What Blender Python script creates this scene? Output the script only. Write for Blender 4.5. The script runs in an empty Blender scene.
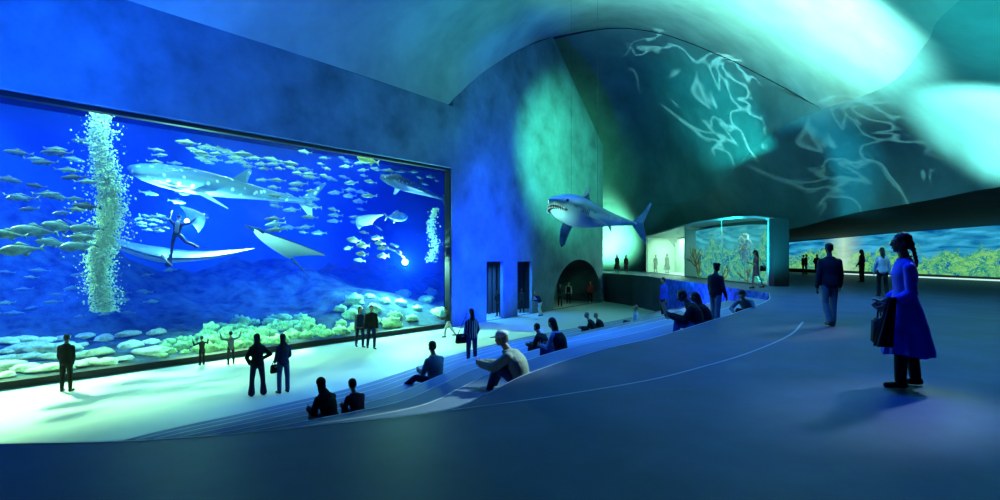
import bpy, bmesh, math, random
from mathutils import Vector as V, Matrix, Quaternion, noise as mnoise
random.seed(7)
S = bpy.context.scene
COL = S.collection
F, HY, EYE = 560.0, 256.0, 1.5
WATER_S, WATER_A = .030, .075
LT_FRONT, LT_DEEP, LT_FAR = 700, 1500, 72000
L_DIV1, L_DIV2 = 2000, 4500
MURAL_E, GAL_E = .95, 1.0
PI = math.pi

# ------------------------------------------------------------------ helpers
def lin(h):
    h = h.lstrip('#')
    r = []
    for i in (0, 2, 4):
        v = int(h[i:i+2], 16)/255
        r.append(v/12.92 if v <= .04045 else ((v+.055)/1.055)**2.4)
    return (*r, 1)

MATS = {}
def mat(name, col, rough=.7, metal=0, var=0, scale=3, bump=0, bscale=40, spec=.3, detail=5, sheen=0, coords='Object'):
    if name in MATS: return MATS[name]
    m = bpy.data.materials.new(name); m.use_nodes = True
    nt = m.node_tree; b = nt.nodes['Principled BSDF']
    c = lin(col) if isinstance(col, str) else (*col, 1)
    b.inputs['Base Color'].default_value = c
    b.inputs['Roughness'].default_value = rough
    b.inputs['Metallic'].default_value = metal
    b.inputs['Specular IOR Level'].default_value = spec
    tc = nt.nodes.new('ShaderNodeTexCoord')
    if var:
        n = nt.nodes.new('ShaderNodeTexNoise'); n.inputs['Scale'].default_value = scale
        n.inputs['Detail'].default_value = detail; n.inputs['Roughness'].default_value = .6
        r = nt.nodes.new('ShaderNodeValToRGB')
        r.color_ramp.elements[0].position = .3; r.color_ramp.elements[1].position = .7
        r.color_ramp.elements[0].color = tuple(max(0, x*(1-var)) for x in c[:3])+(1,)
        r.color_ramp.elements[1].color = tuple(min(1, x*(1+var)) for x in c[:3])+(1,)
        nt.links.new(tc.outputs[coords], n.inputs['Vector'])
        nt.links.new(n.outputs['Fac'], r.inputs['Fac']); nt.links.new(r.outputs['Color'], b.inputs['Base Color'])
    if bump:
        n2 = nt.nodes.new('ShaderNodeTexNoise'); n2.inputs['Scale'].default_value = bscale; n2.inputs['Detail'].default_value = 4
        bp = nt.nodes.new('ShaderNodeBump'); bp.inputs['Strength'].default_value = bump; bp.inputs['Distance'].default_value = .02
        nt.links.new(tc.outputs[coords], n2.inputs['Vector'])
        nt.links.new(n2.outputs['Fac'], bp.inputs['Height']); nt.links.new(bp.outputs['Normal'], b.inputs['Normal'])
    MATS[name] = m
    return m

def link(name, me, m=None, parent=None, smooth=False):
    o = bpy.data.objects.new(name, me); COL.objects.link(o)
    if m is not None: me.materials.clear(); me.materials.append(m)
    if parent is not None: o.parent = parent
    if smooth: me.polygons.foreach_set('use_smooth', [True]*len(me.polygons))
    return o
def mobj(name, verts, faces, m=None, parent=None, smooth=False):
    me = bpy.data.meshes.new(name); me.from_pydata([tuple(v) for v in verts], [], faces); me.update()
    return link(name, me, m, parent, smooth)
def bobj(name, bm, m=None, parent=None, smooth=False):
    me = bpy.data.meshes.new(name); bm.to_mesh(me); bm.free()
    return link(name, me, m, parent, smooth)
def tag(o, label=None, cat=None, group=None, kind=None):
    if label: o['label'] = label
    if cat: o['category'] = cat
    if group: o['group'] = group
    if kind: o['kind'] = kind
    return o
def struct(o): o['kind'] = 'structure'; return o
def empty(name, loc=(0, 0, 0), rz=0):
    o = bpy.data.objects.new(name, None); COL.objects.link(o); o.location = loc; o.rotation_euler = (0, 0, rz)
    o.empty_display_size = .1
    return o
def copy_tree(o, parent=None):
    c = o.copy(); COL.objects.link(c)
    if parent is not None: c.parent = parent
    for ch in list(o.children): copy_tree(ch, c)
    return c
def frame(o, loc, fwd, up=(0, 0, 1), scale=1):
    """orient an object whose own forward is +Y"""
    f = V(fwd).normalized(); r = f.cross(V(up)).normalized(); u = r.cross(f)
    M = Matrix((r, f, u)).transposed().to_4x4()
    o.matrix_world = Matrix.Translation(V(loc)) @ M @ Matrix.Diagonal((scale, scale, scale, 1))

def catmull(pts, n):
    pts = [V(p) for p in pts]; N = len(pts)-1; out = []
    for i in range(n+1):
        t = i/n*N; k = min(int(t), N-1); u = t-k
        p1, p2 = pts[k], pts[k+1]
        p0 = pts[k-1] if k else p1*2-p2
        p3 = pts[k+2] if k+2 <= N else p2*2-p1
        out.append(.5*((2*p1)+(p2-p0)*u+(2*p0-5*p1+4*p2-p3)*u*u+(3*p1-p0-3*p2+p3)*u**3))
    return out
def coons(name, c0, c1, d0, d1, m, nu=60, nv=40, bulge=None):
    c0 = catmull(c0, nu); c1 = catmull(c1, nu); d0 = catmull(d0, nv); d1 = catmull(d1, nv)
    vs = []
    for j in range(nv+1):
        v = j/nv
        for i in range(nu+1):
            u = i/nu
            p = (1-v)*c0[i]+v*c1[i]+(1-u)*d0[j]+u*d1[j] - ((1-u)*(1-v)*c0[0]+u*(1-v)*c0[nu]+(1-u)*v*c1[0]+u*v*c1[nu])
            if bulge: p = p+bulge(u, v)
            vs.append(p)
    W = nu+1
    fs = [(j*W+i, j*W+i+1, (j+1)*W+i+1, (j+1)*W+i) for j in range(nv) for i in range(nu)]
    return mobj(name, vs, fs, m, None, True)

def px(x, y, Y): return V(((x-500)/F*Y, Y, EYE-(y-HY)/F*Y))
def gnd(x, y, z=0.0):
    Y = F*(EYE-z)/(y-HY); return V(((x-500)/F*Y, Y, z))

def box_bm(bm, lo, hi, M=None):
    lo, hi = V(lo), V(hi)
    r = bmesh.ops.create_cube(bm, size=1)
    for v in r['verts']:
        v.co = V((lo.x+(v.co.x+.5)*(hi.x-lo.x), lo.y+(v.co.y+.5)*(hi.y-lo.y), lo.z+(v.co.z+.5)*(hi.z-lo.z)))
        if M is not None: v.co = M @ v.co
def box(name, lo, hi, m, parent=None, bev=0, M=None):
    bm = bmesh.new(); box_bm(bm, lo, hi, M)
    if bev: bmesh.ops.bevel(bm, geom=bm.edges[:], offset=bev, segments=2, affect='EDGES')
    return bobj(name, bm, m, parent)
def tube_bm(bm, pts, r, seg=8):
    pts = [V(p) for p in pts]; rings = []
    rr = r if isinstance(r, (list, tuple)) else [r]*len(pts)
    for i, p in enumerate(pts):
        t = (pts[min(i+1, len(pts)-1)]-pts[max(i-1, 0)]).normalized()
        a = t.cross(V((0, 0, 1)) if abs(t.z) < .95 else V((1, 0, 0))).normalized(); b = t.cross(a)
        rings.append([bm.verts.new(p+rr[i]*(math.cos(2*PI*k/seg)*a+math.sin(2*PI*k/seg)*b)) for k in range(seg)])
    for a, b in zip(rings, rings[1:]):
        for k in range(seg): bm.faces.new((a[k], a[(k+1) % seg], b[(k+1) % seg], b[k]))
    bm.faces.new(rings[0][::-1]); bm.faces.new(rings[-1])

def poly_wall(name, outer, holes, P, thick, m):
    """wall from a polygon in (s, z) with holes; P(s, w, z) gives the point; thick = depth in w"""
    bm = bmesh.new()
    loops = []
    for L in [outer]+holes:
        vs = [bm.verts.new((s, 0, z)) for s, z in L]
        loops.append([bm.edges.new((vs[i], vs[(i+1) % len(vs)])) for i in range(len(vs))])
    bmesh.ops.triangle_fill(bm, use_beauty=True, use_dissolve=False, edges=bm.edges[:])
    r = bmesh.ops.extrude_face_region(bm, geom=bm.faces[:])
    for g in r['geom']:
        if isinstance(g, bmesh.types.BMVert): g.co.y += thick
    for v in bm.verts: v.co = P(v.co.x, v.co.y, v.co.z)
    bmesh.ops.recalc_face_normals(bm, faces=bm.faces[:])
    return bobj(name, bm, m)

# ------------------------------------------------------------------ plan
A = V((-14.44, 16.2, 0)); B = V((-2.58, 30.7, 0)); Cc = V((8.8, 47.9, 0))
d = (B-A).normalized(); LEN = (B-A).length; nin = V((-d.y, d.x, 0))           # nin points into the tank
d2 = (Cc-B).normalized(); LEN2 = (Cc-B).length; nin2 = V((-d2.y, d2.x, 0))
LOW = -2.4
def PT(s, w, z): return A+s*d+w*nin+V((0, 0, z))
def PB(s, w, z): return B+s*d2+w*nin2+V((0, 0, z))
CAM = V((0, 0, EYE))
def T(x, y, w):
    r = V(((x-500)/F, 1, -(y-HY)/F)); t = (A+w*nin-CAM).dot(nin)/r.dot(nin); return CAM+t*r
def back(x, y):
    r = V(((x-500)/F, 1, -(y-HY)/F)); t = (B-CAM).dot(nin2)/r.dot(nin2); return CAM+t*r
def bs(x, y):
    p = back(x, y); return ((p-B).dot(d2), p.z)

# ------------------------------------------------------------------ materials of the setting
m_wall = mat('wall_concrete', (.10, .175, .26), .85, var=.38, scale=.55, bump=.35, bscale=3, detail=8)
m_ceil = mat('ceiling_plaster', (.22, .30, .31), .85, var=.22, scale=.4, bump=.2, bscale=2, detail=8)
m_shell = mat('shell_plaster', (.12, .21, .235), .8, var=.2, scale=.5, bump=.15, bscale=6, detail=8)
m_dark = mat('dark_and_shaded_plaster', (.06, .07, .08), .8, var=.2, scale=.6)
m_black = mat('black_paint', (.008, .009, .012), .7)
m_floor = mat('polished_slate_floor', (.045, .066, .14), .55, var=.3, scale=.8, bump=.05, bscale=12, spec=.35, detail=9)
m_low = mat('pale_floor', (.55, .58, .57), .6, var=.04, scale=.6)
m_step = mat('step_concrete', (.16, .21, .32), .7, var=.1, scale=1.2)
m_nose = mat('pale_nosing', (.52, .58, .66), .6)
m_inlay = mat('inlay_metal', (.42, .47, .5), .5)

# ------------------------------------------------------------------ floors and steps
E0 = catmull([V((x, y, 0)) for x, y in [(-9.5, 4.3), (-4, 4.47), (-2.57, 4.64), (-1.6, 4.98), (-.55, 5.45), (-.15, 6.1), (.39, 7.2), (1.6, 8.94), (3.65, 11.35), (8.65, 18.3), (10.9, 22.7)]], 90)
E7 = catmull([V((x, y, 0)) for x, y in [(-9.8, 5), (-8.3, 8.5), (-7.3, 11.1), (-5.8, 13), (-4.1, 15.3), (-3, 17.5), (-1.8, 20.2), (.2, 23.6), (2.4, 26.5), (7, 32), (10.95, 37.5)]], 90)
NS = 8
def edge(k): return [a.lerp(b, (k/7)**(1.22-.22*min(1, i/50))) for i, (a, b) in enumerate(zip(E0, E7))]
def inside(p, poly):
    c = False; n = len(poly)
    for i in range(n):
        a, b = poly[i], poly[i-1]
        if (a.y > p.y) != (b.y > p.y) and p.x < (b.x-a.x)*(p.y-a.y)/(b.y-a.y)+a.x: c = not c
    return c
def tread_at(x, k, inset=.45):
    """plan point in pixel column x on tread k+1, a little out from the riser behind it"""
    poly = edge(k)+edge(k+1)[::-1]; Y = 4.0
    while Y < 60:
        q = V(((x-500)/F*Y, Y, 0))
        if inside(q, poly): break
        Y += .05
    else: return None
    Y0 = Y
    while inside(V(((x-500)/F*Y, Y, 0)), poly) and Y-Y0 < 6: Y += .05
    Yp = min(Y0+inset*1.2, (Y0+Y)/2) if inset < .9 else Y0+(Y-Y0)*.75
    return V(((x-500)/F*Yp, Yp, -.3*(k+1)))
# upper floor: a slab with the curved edge over the steps
up = [V((-9.5, -4, 0)), V((36, -4, 0)), V((36, 60, 0)), V((9.6, 60, 0)), V((9.2, 50, 0)), V((9.0, 47.9, 0)), V((10.4, 44, 0)), V((11.0, 40, 0)), V((11.05, 37.5, 0))]+[p.copy() for p in E0[::-1]]
def slab(name, outline, z1, z0, m):
    bm = bmesh.new()
    f = bm.faces.new([bm.verts.new((p.x, p.y, z1)) for p in outline])
    r = bmesh.ops.extrude_face_region(bm, geom=[f])
    for g in r['geom']:
        if isinstance(g, bmesh.types.BMVert): g.co.z = z0
    bmesh.ops.recalc_face_normals(bm, faces=bm.faces[:])
    bmesh.ops.triangulate(bm, faces=bm.faces[:])
    return bobj(name, bm, m)
fl = struct(slab('floor', up, 0, -.28, m_floor))
low_outline = [V((-30, -4, 0)), V((11.6, -4, 0)), V((11.6, 58, 0)), V((3, 58, 0)), PB(9, 7, 0), PB(2, 4, 0), PB(-.5, .5, 0), PT(LEN, .49, 0), PT(-22, .49, 0)]
struct(slab('floor_lower', low_outline, LOW, LOW-.2, m_low))
# seven stepped terraces, each with a pale nosing strip
steps = []
for k in range(7):
    a, b = edge(k), edge(k+1); z = -.3*(k+1); n = len(a)
    vs = []; fs = []
    for i in range(n):
        vs += [(a[i].x, a[i].y, z), (b[i].x, b[i].y, z), (b[i].x, b[i].y, z-.3), (a[i].x, a[i].y, z-.3)]
    for i in range(n-1):
        q, r = i*4, i*4+4
        for j in range(4): fs.append((q+j, q+(j+1) % 4, r+(j+1) % 4, r+j))
    fs += [(0, 1, 2, 3), ((n-1)*4+3, (n-1)*4+2, (n-1)*4+1, (n-1)*4)]
    st = mobj('terrace_step', vs, fs, m_step)
    st['kind'] = 'structure'
    vs = []; fs = []
    for i in range(n):
        t = (a[i]-b[i]).normalized()
        w = .035+.012*(b[i].y/20)
        vs += [(b[i].x+t.x*w, b[i].y+t.y*w, z+.004), (b[i].x, b[i].y, z+.004)]
    fs = [(i*2, i*2+1, i*2+3, i*2+2) for i in range(n-1)]
    mobj('step_nosing', vs, fs, m_nose, st)
# nosing of the upper floor edge and the inlay line that runs on from it
vs = []
for i, p in enumerate(E0):
    q = E7[i]; t = (p-q).normalized(); w = .02+.0012*p.y
    vs += [(p.x+t.x*w, p.y+t.y*w, .004), (p.x, p.y, .004)]
struct(mobj('trim_1', vs, [(i*2, i*2+1, i*2+3, i*2+2) for i in range(len(E0)-1)], m_nose))
ln = catmull([gnd(x, y) for x, y in [(452, 410), (510, 402.5), (565, 394.5), (650, 380), (700, 367.5), (750, 352.5), (790, 335), (803, 322)]], 60)
vs = []
for i, p in enumerate(ln):
    t = (ln[min(i+1, 60)]-ln[max(i-1, 0)]).normalized(); s = V((-t.y, t.x, 0))
    w = .009+.0011*p.y
    vs += [p+s*w+V((0, 0, .003)), p-s*w+V((0, 0, .003))]
struct(mobj('trim_2', vs, [(i*2, i*2+1, i*2+3, i*2+2) for i in range(60)], m_inlay))

# ------------------------------------------------------------------ walls
wl = poly_wall('wall_left', [(-24, LOW), (LEN, LOW), (LEN, 9.7), (10, 9.95), (-4, 10.15), (-24, 10.1)],
               [[(-15, LOW+.03), (18.66, LOW+.03), (18.66, 6.32), (-15, 6.42)]], PT, .5, m_wall)
struct(wl)
# back wall: arch-topped, cut away on a slant, two door slots and a wide low arch
archpx = [(453, 100), (475, 79), (500, 61), (525, 47), (553, 37)]
top = [bs(x, y) for x, y in archpx]
out = [(0, LOW), (LEN2, LOW), (LEN2, bs(605, 147)[1])]+[bs(553, 37)]+top[::-1][1:]
out[-1] = (0, out[-1][1])
sd1 = (bs(486.5, 300)[0], bs(503, 300)[0]); sd2 = (bs(517.5, 300)[0], bs(532, 300)[0])
dz1 = bs(494, 261.5)[1]; dz2 = bs(525, 261.5)[1]
sa0, sa1 = bs(553.5, 300)[0], bs(601.5, 300)[0]
az = bs(577, 259.5)[1]-LOW
arc = [(sa0+(sa1-sa0)*(.5-.5*math.cos(PI*i/32)), LOW+.001+az*math.sin(PI*i/32)**.9) for i in range(33)]
arc[0] = (sa0, LOW+.02); arc[-1] = (sa1, LOW+.02)
holes = [[(sd1[0], LOW+.02), (sd1[1], LOW+.02), (sd1[1], dz1), (sd1[0], dz1)], [(sd2[0], LOW+.02), (sd2[1], LOW+.02), (sd2[1], dz2), (sd2[0], dz2)], arc]
wb = struct(poly_wall('wall_back', out, holes, PB, .2, m_wall))
# booths behind the two door slots, and the barrel niche behind the arch
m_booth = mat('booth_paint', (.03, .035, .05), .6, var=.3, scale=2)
def booth(name, s0, s1, zt, depth, m):
    vs = [PB(s, w, z) for w in (.21, depth) for s, z in ((s0, LOW), (s1, LOW), (s1, zt), (s0, zt))]
    return struct(mobj(name, vs, [(0, 3, 7, 4), (1, 5, 6, 2), (2, 6, 7, 3), (4, 7, 6, 5)], m))
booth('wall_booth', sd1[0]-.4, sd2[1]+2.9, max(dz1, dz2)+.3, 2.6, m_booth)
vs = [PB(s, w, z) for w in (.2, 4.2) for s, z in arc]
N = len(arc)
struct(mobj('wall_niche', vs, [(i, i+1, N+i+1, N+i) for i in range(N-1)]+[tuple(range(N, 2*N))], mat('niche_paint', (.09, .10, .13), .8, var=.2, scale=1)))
# hanging strip curtains in the slots
m_slat = mat('dark_gloss_slat', (.05, .06, .09), .25, spec=.6)
for s0, s1, zt, lab in ((sd1[0], sd1[1], dz1, 'row of dark glossy hanging strips in the left doorway slot of back wall'),
                        (sd2[0], sd2[1], dz2, 'row of dark glossy hanging strips in the doorway slot nearer the arch')):
    bm = bmesh.new(); ns = 14
    s0, s1 = (s0+.6, sd2[0]+.9) if s0 == sd1[0] else (sd2[0]+1.0, sd2[1]+2.8)
    for i in range(ns):
        a = s0+(s1-s0)*(i+.1)/ns; b = s0+(s1-s0)*(i+.8)/ns
        o1 = bm.verts[:]
        box_bm(bm, (a, 2.2+.05*(i % 2), LOW+.02), (b, 2.22+.05*(i % 2), max(dz1, dz2)+.25))
    for v in bm.verts: v.co = PB(v.co.x, v.co.y, v.co.z)
    tag(bobj('strip_curtain', bm, m_slat), lab, 'curtain')

# ------------------------------------------------------------------ vaulted shell
far = [B*1+(A-B).normalized()*.35+V((0, 0, 9.72))]+[back(x, y) for x, y in archpx[1:]]+[px(610, 28, 42), px(660, 33, 40), px(720, 55, 36), px(780, 85, 31.5), px(822, 109, 28)]
ridge = [V((10, 6, 8.2)), px(960, 0, 13), px(927, 42, 16), px(895, 80, 20), px(860, 97, 24), px(822, 109, 28)]
near = [PT(-22.5, 0, 10.1), V((-12, 6, 11)), V((-4, 6, 12)), V((4, 6, 11)), V((10, 6, 8.2))]
left = [PT(-22.5, 0, 10.1), PT(-10, 0, 10.15), PT(0, 0, 10.05), PT(10, 0, 9.95), PT(LEN-.35, 0, 9.72)]
struct(coons('ceiling', near, far, left, ridge, m_ceil, 70, 50))
low_edge = [px(600, 202, 56), px(640, 203, 52), px(680, 203, 48), px(703, 197, 45), px(722, 183, 41), px(750, 152, 36), px(785, 125, 31), px(822, 109, 28)]
arch_b = [px(535, 46, 43), px(553, 39.5, 42.6), px(610, 29, 42.1), px(660, 34, 40.1), px(720, 56, 36.1), px(780, 86, 31.6), px(822, 109, 28)]
lft = [px(535, 46, 43), px(545, 90, 50), px(565, 150, 56), px(600, 202, 56)]
struct(coons('ceiling_vault', arch_b, low_edge, lft, [px(822, 109, 28)]*4, m_shell, 60, 40,
             bulge=lambda u, v: V((0, 7*math.sin(PI*v)*math.sin(PI*min(1, u))*(1-u), 1.2*math.sin(PI*v)*math.sin(PI*u)))))
topc = ridge[:-1]+low_edge[::-1]
botc = [V((19, 5, 4)), V((18.4, 13, 3.95)), px(1000, 187, 20), px(940, 198, 23), px(890, 207, 26), px(850, 214, 29.5), px(805, 226, 34), px(775, 235, 38), V((19.6, 42, 1.2)), V((19, 47, 0)), V((17, 53, 0)), V((13, 56.5, 0)), V((9.7, 57, 0))]
nseg = 96
tc_, bc_ = catmull(topc, nseg), catmull(botc, nseg)
vs = []
for j in range(25):
    v = j/24
    for i in range(nseg+1):
        p = tc_[i].lerp(bc_[i], v)
        u = i/nseg
        p = p+V((1.2, .4, 0))*math.sin(PI*v)*math.exp(-((u-.2)/.3)**2)
        vs.append(p)
W = nseg+1
struct(mobj('wall_right', vs, [(j*W+i, j*W+i+1, (j+1)*W+i+1, (j+1)*W+i) for j in range(24) for i in range(nseg)], m_shell, None, True))
# mural wall on the far right, the soffit that reaches over to it, and the dark return wall
ML, MR = V((27.6, 54, 0)), V((30.0, 33.6, 0)); md = (MR-ML).normalized()
ME = MR+md*16
lip = [p.copy() for p in bc_[:int(nseg*7/12)+1]]
vs = []
for i, p in enumerate(lip):
    t = 1-i/(len(lip)-1); q = ML.lerp(ME, t*.98+.0)
    vs += [p, V((q.x+.4, q.y, 2.9+.75*t))]
struct(mobj('ceiling_soffit', vs, [(i*2, i*2+1, i*2+3, i*2+2) for i in range(len(lip)-1)], m_dark, None, True))  # shade of the unlit underside is put into the colour by this dark plaster
bm = bmesh.new()
nm = V((md.y, -md.x, 0)); nm = nm if nm.x > 0 else -nm
for z0, z1 in ((0, 4.2),):
    q = [ML-md*1.0, ME]
    vs = [q[0], q[1], q[1]+nm*.3, q[0]+nm*.3]
    a = [bm.verts.new((p.x, p.y, z0)) for p in vs]; b = [bm.verts.new((p.x, p.y, z1)) for p in vs]
    bm.faces.new(a[::-1]); bm.faces.new(b)
    for i in range(4): bm.faces.new((a[i], a[(i+1) % 4], b[(i+1) % 4], b[i]))
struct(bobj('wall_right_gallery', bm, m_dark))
bm = bmesh.new()
q = [V((19.4, 51, 0)), ML-md*1.0, ML-md*1.0+V((.2, .3, 0)), V((19.4, 51.4, 0))]
a = [bm.verts.new((p.x, p.y, 0)) for p in q]; b = [bm.verts.new((p.x, p.y, 3.6)) for p in q]
for i in range(4): bm.faces.new((a[i], a[(i+1) % 4], b[(i+1) % 4], b[i]))
struct(bobj('wall_far', bm, m_black))
# wall under the upper floor: dark near the arch, blue mosaic beside the steps
m_mosaic = bpy.data.materials.new('blue_mosaic'); m_mosaic.use_nodes = True
nt = m_mosaic.node_tree; b_ = nt.nodes['Principled BSDF']; b_.inputs['Roughness'].default_value = .45
tcn = nt.nodes.new('ShaderNodeTexCoord'); vo = nt.nodes.new('ShaderNodeTexVoronoi'); vo.inputs['Scale'].default_value = 4.5
rp = nt.nodes.new('ShaderNodeValToRGB'); rp.color_ramp.elements[0].color = (.0, .02, .35, 1); rp.color_ramp.elements[1].color = (.02, .16, .95, 1)
sp = nt.nodes.new('ShaderNodeSeparateColor')
nt.links.new(tcn.outputs['Object'], vo.inputs['Vector']); nt.links.new(vo.outputs['Color'], sp.inputs['Color'])
nt.links.new(sp.outputs['Red'], rp.inputs['Fac']); nt.links.new(rp.outputs['Color'], b_.inputs['Base Color'])
def vwall(name, pts, z0, z1, m, th=.12):
    vs = []; n = len(pts)
    for i, p in enumerate(pts):
        t = (pts[min(i+1, n-1)]-pts[max(i-1, 0)]).normalized(); s = V((t.y, -t.x, 0))*th
        vs += [(p.x, p.y, z0), (p.x, p.y, z1), (p.x+s.x, p.y+s.y, z1), (p.x+s.x, p.y+s.y, z0)]
    fs = []
    for i in range(n-1):
        for j in range(4): fs.append((i*4+j, i*4+(j+1) % 4, i*4+4+(j+1) % 4, i*4+4+j))
    fs += [(0, 1, 2, 3), (n*4-1, n*4-2, n*4-3, n*4-4)]
    return struct(mobj(name, vs, fs, m))
vwall('wall_stair', [V((10.93, 37.6, 0)), V((10.93, 30, 0)), V((10.88, 22.75, 0))], LOW, -.006, m_mosaic, -.12)
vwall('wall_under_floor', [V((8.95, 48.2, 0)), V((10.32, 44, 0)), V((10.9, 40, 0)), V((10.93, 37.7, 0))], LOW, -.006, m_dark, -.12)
# pale light ledge along the gallery edge
vwall('trim_3', [V((8.98, 47.95, 0)), V((10.38, 44, 0)), V((10.9, 41, 0))], .0, .05, m_nose, -.3)
# ------------------------------------------------------------------ the big tank
m_tank = mat('tank_blue_paint', (.015, .10, .62), .8, var=.15, scale=.3)
WALLW = 13.0
def tank_out(z): return [PT(-15.6, .5, z), PT(LEN-.1, .5, z), PT(LEN+12.4, WALLW, z), PT(-15.6, WALLW, z)]
vs = tank_out(LOW)+tank_out(8.6)
struct(mobj('wall_tank', vs, [(1, 2, 6, 5), (2, 3, 7, 6), (3, 0, 4, 7)], m_tank))
def hgt(s, w):
    """height of the reef bed"""
    n = mnoise.noise(V((s*.35, w*.35, 3.1)))*.5+mnoise.noise(V((s*.9, w*.9, 8)))*.28+mnoise.noise(V((s*2.2, w*2.2, 1)))*.1
    rise = max(0, w-6.5)/6
    back_ = rise**1.3*(3.6*math.exp(-((s-1.0)/6.0)**2)+1.2+.6*math.sin(s*.6))
    right = 1.0*math.exp(-((s-17.0)/3.5)**2)*min(1, max(0, w-.5)/3)
    return LOW+.1+.11*w+back_+right+n*(.25+.1*w)*min(1, max(0, (w-.55))/1.5)
bm = bmesh.new(); ns_, nw_ = 150, 60; grid = []
for j in range(nw_+1):
    w = .56+(WALLW-.6)*j/nw_; row = []
    for i in range(ns_+1):
        smax = LEN-.2+(w-.5)
        s = -15.5+(smax+15.5)*i/ns_
        p = PT(s, w, hgt(s, w)); row.append(bm.verts.new(p))
    grid.append(row)
for j in range(nw_):
    for i in range(ns_): bm.faces.new((grid[j][i], grid[j][i+1], grid[j+1][i+1], grid[j+1][i]))
m_reef = mat('reef_rock', (.03, .07, .09), .9, var=.9, scale=1.6, bump=.8, bscale=5, detail=9)
reef = tag(bobj('reef_bed', bm, m_reef, None, True), 'dark rugged reef bed covering the floor of the big tank', 'reef', kind='stuff')

def sw(p): q = p-A; return q.dot(d), q.dot(nin)
def reef_hit(x, y, w0=.6):
    r = V(((x-500)/F, 1, -(y-HY)/F)); t = (A+w0*nin-CAM).dot(nin)/r.dot(nin)
    while t < 80:
        p = CAM+t*r; s, w = sw(p)
        if w > WALLW-.3: return None
        if p.z <= hgt(s, w): return p
        t += .04
    return None

# glass pane and the water behind it
m_glass = bpy.data.materials.new('tank_glass'); m_glass.use_nodes = True
def thin_glass(m, tint=(1, 1, 1, 1), ior=1.45, rough=0.0, cap=None):
    nt = m.node_tree; nt.nodes.clear()
    o = nt.nodes.new('ShaderNodeOutputMaterial'); mx = nt.nodes.new('ShaderNodeMixShader')
    fr = nt.nodes.new('ShaderNodeFresnel'); fr.inputs['IOR'].default_value = ior
    t = nt.nodes.new('ShaderNodeBsdfTransparent'); t.inputs['Color'].default_value = tint
    g = nt.nodes.new('ShaderNodeBsdfGlossy'); g.inputs['Roughness'].default_value = rough
    nt.links.new(fr.outputs[0], mx.inputs[0]); nt.links.new(t.outputs[0], mx.inputs[1]); nt.links.new(g.outputs[0], mx.inputs[2])
    nt.links.new(mx.outputs[0], o.inputs['Surface'])
thin_glass(m_glass, (.97, .99, 1, 1), 1.3)
pane = struct(mobj('window_1', [PT(-15, .30, LOW+.03), PT(18.66, .30, LOW+.03), PT(18.66, .30, 6.33), PT(-15, .30, 6.42)], [(0, 1, 2, 3)], m_glass))
m_frame = mat('tank_frame_metal', (.006, .008, .014), .5)
for nm_, lo_, hi_ in (('window_frame', (-15, .02, LOW+.03), (18.66, .48, LOW+.24)), ('window_frame', (18.58, .1, LOW+.24), (18.66, .48, 6.3)), ('window_frame', (-15, .2, 6.20), (18.66, .48, 6.33))):
    bm = bmesh.new(); box_bm(bm, lo_, hi_)
    for v in bm.verts: v.co = PT(v.co.x, v.co.y, v.co.z)
    bobj(nm_, bm, m_frame, pane)
m_water = bpy.data.materials.new('tank_water'); m_water.use_nodes = True
nt = m_water.node_tree; nt.nodes.clear()
o_ = nt.nodes.new('ShaderNodeOutputMaterial'); add = nt.nodes.new('ShaderNodeAddShader')
sc_ = nt.nodes.new('ShaderNodeVolumeScatter'); ab_ = nt.nodes.new('ShaderNodeVolumeAbsorption')
sc_.inputs['Color'].default_value = (.004, .045, 1, 1); sc_.inputs['Density'].default_value = WATER_S; sc_.inputs['Anisotropy'].default_value = .1
ab_.inputs['Color'].default_value = (.0, .42, .96, 1); ab_.inputs['Density'].default_value = WATER_A
nt.links.new(sc_.outputs[0], add.inputs[0]); nt.links.new(ab_.outputs[0], add.inputs[1]); nt.links.new(add.outputs[0], o_.inputs['Volume'])
def tw(z): return [PT(-15.5, .52, z), PT(LEN-.15, .52, z), PT(LEN+12.2, WALLW-.05, z), PT(-15.5, WALLW-.05, z)]
vs = tw(LOW-.15)+tw(7.0)
wat = mobj('tank_water', vs, [(0, 3, 2, 1), (4, 5, 6, 7), (0, 1, 5, 4), (1, 2, 6, 5), (2, 3, 7, 6), (3, 0, 4, 7)], m_water)
tag(wat, 'deep blue water filling the big tank behind the glass', 'water', kind='stuff')

# ------------------------------------------------------------------ sea life
def loft(bm, rings):
    R = [[bm.verts.new(p) for p in r] for r in rings]
    n = len(R[0])
    for a, b in zip(R, R[1:]):
        for k in range(n): bm.faces.new((a[k], a[(k+1) % n], b[(k+1) % n], b[k]))
    bm.faces.new(R[0][::-1]); bm.faces.new(R[-1])
def ell_ring(y, rx, rz, cx=0, cz=0, n=16, flat=1.0):
    r = []
    for k in range(n):
        a = 2*PI*k/n; s = math.sin(a)
        r.append(V((cx+rx*math.cos(a), y, cz+rz*s*(flat if s < 0 else 1))))
    return r
def fin_bm(bm, outline, axis, th):
    """thin fin with a lens section from an outline of points; axis = thickness direction"""
    ax = V(axis).normalized()*th
    pts = [V(p) for p in outline]; c = sum(pts, V())/len(pts)
    rim = [bm.verts.new(p) for p in pts]
    a = bm.verts.new(c+ax); b = bm.verts.new(c-ax); n = len(pts)
    for i in range(n):
        bm.faces.new((rim[i], rim[(i+1) % n], a)); bm.faces.new((rim[(i+1) % n], rim[i], b))
def finish(bm): bmesh.ops.recalc_face_normals(bm, faces=bm.faces[:])

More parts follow.
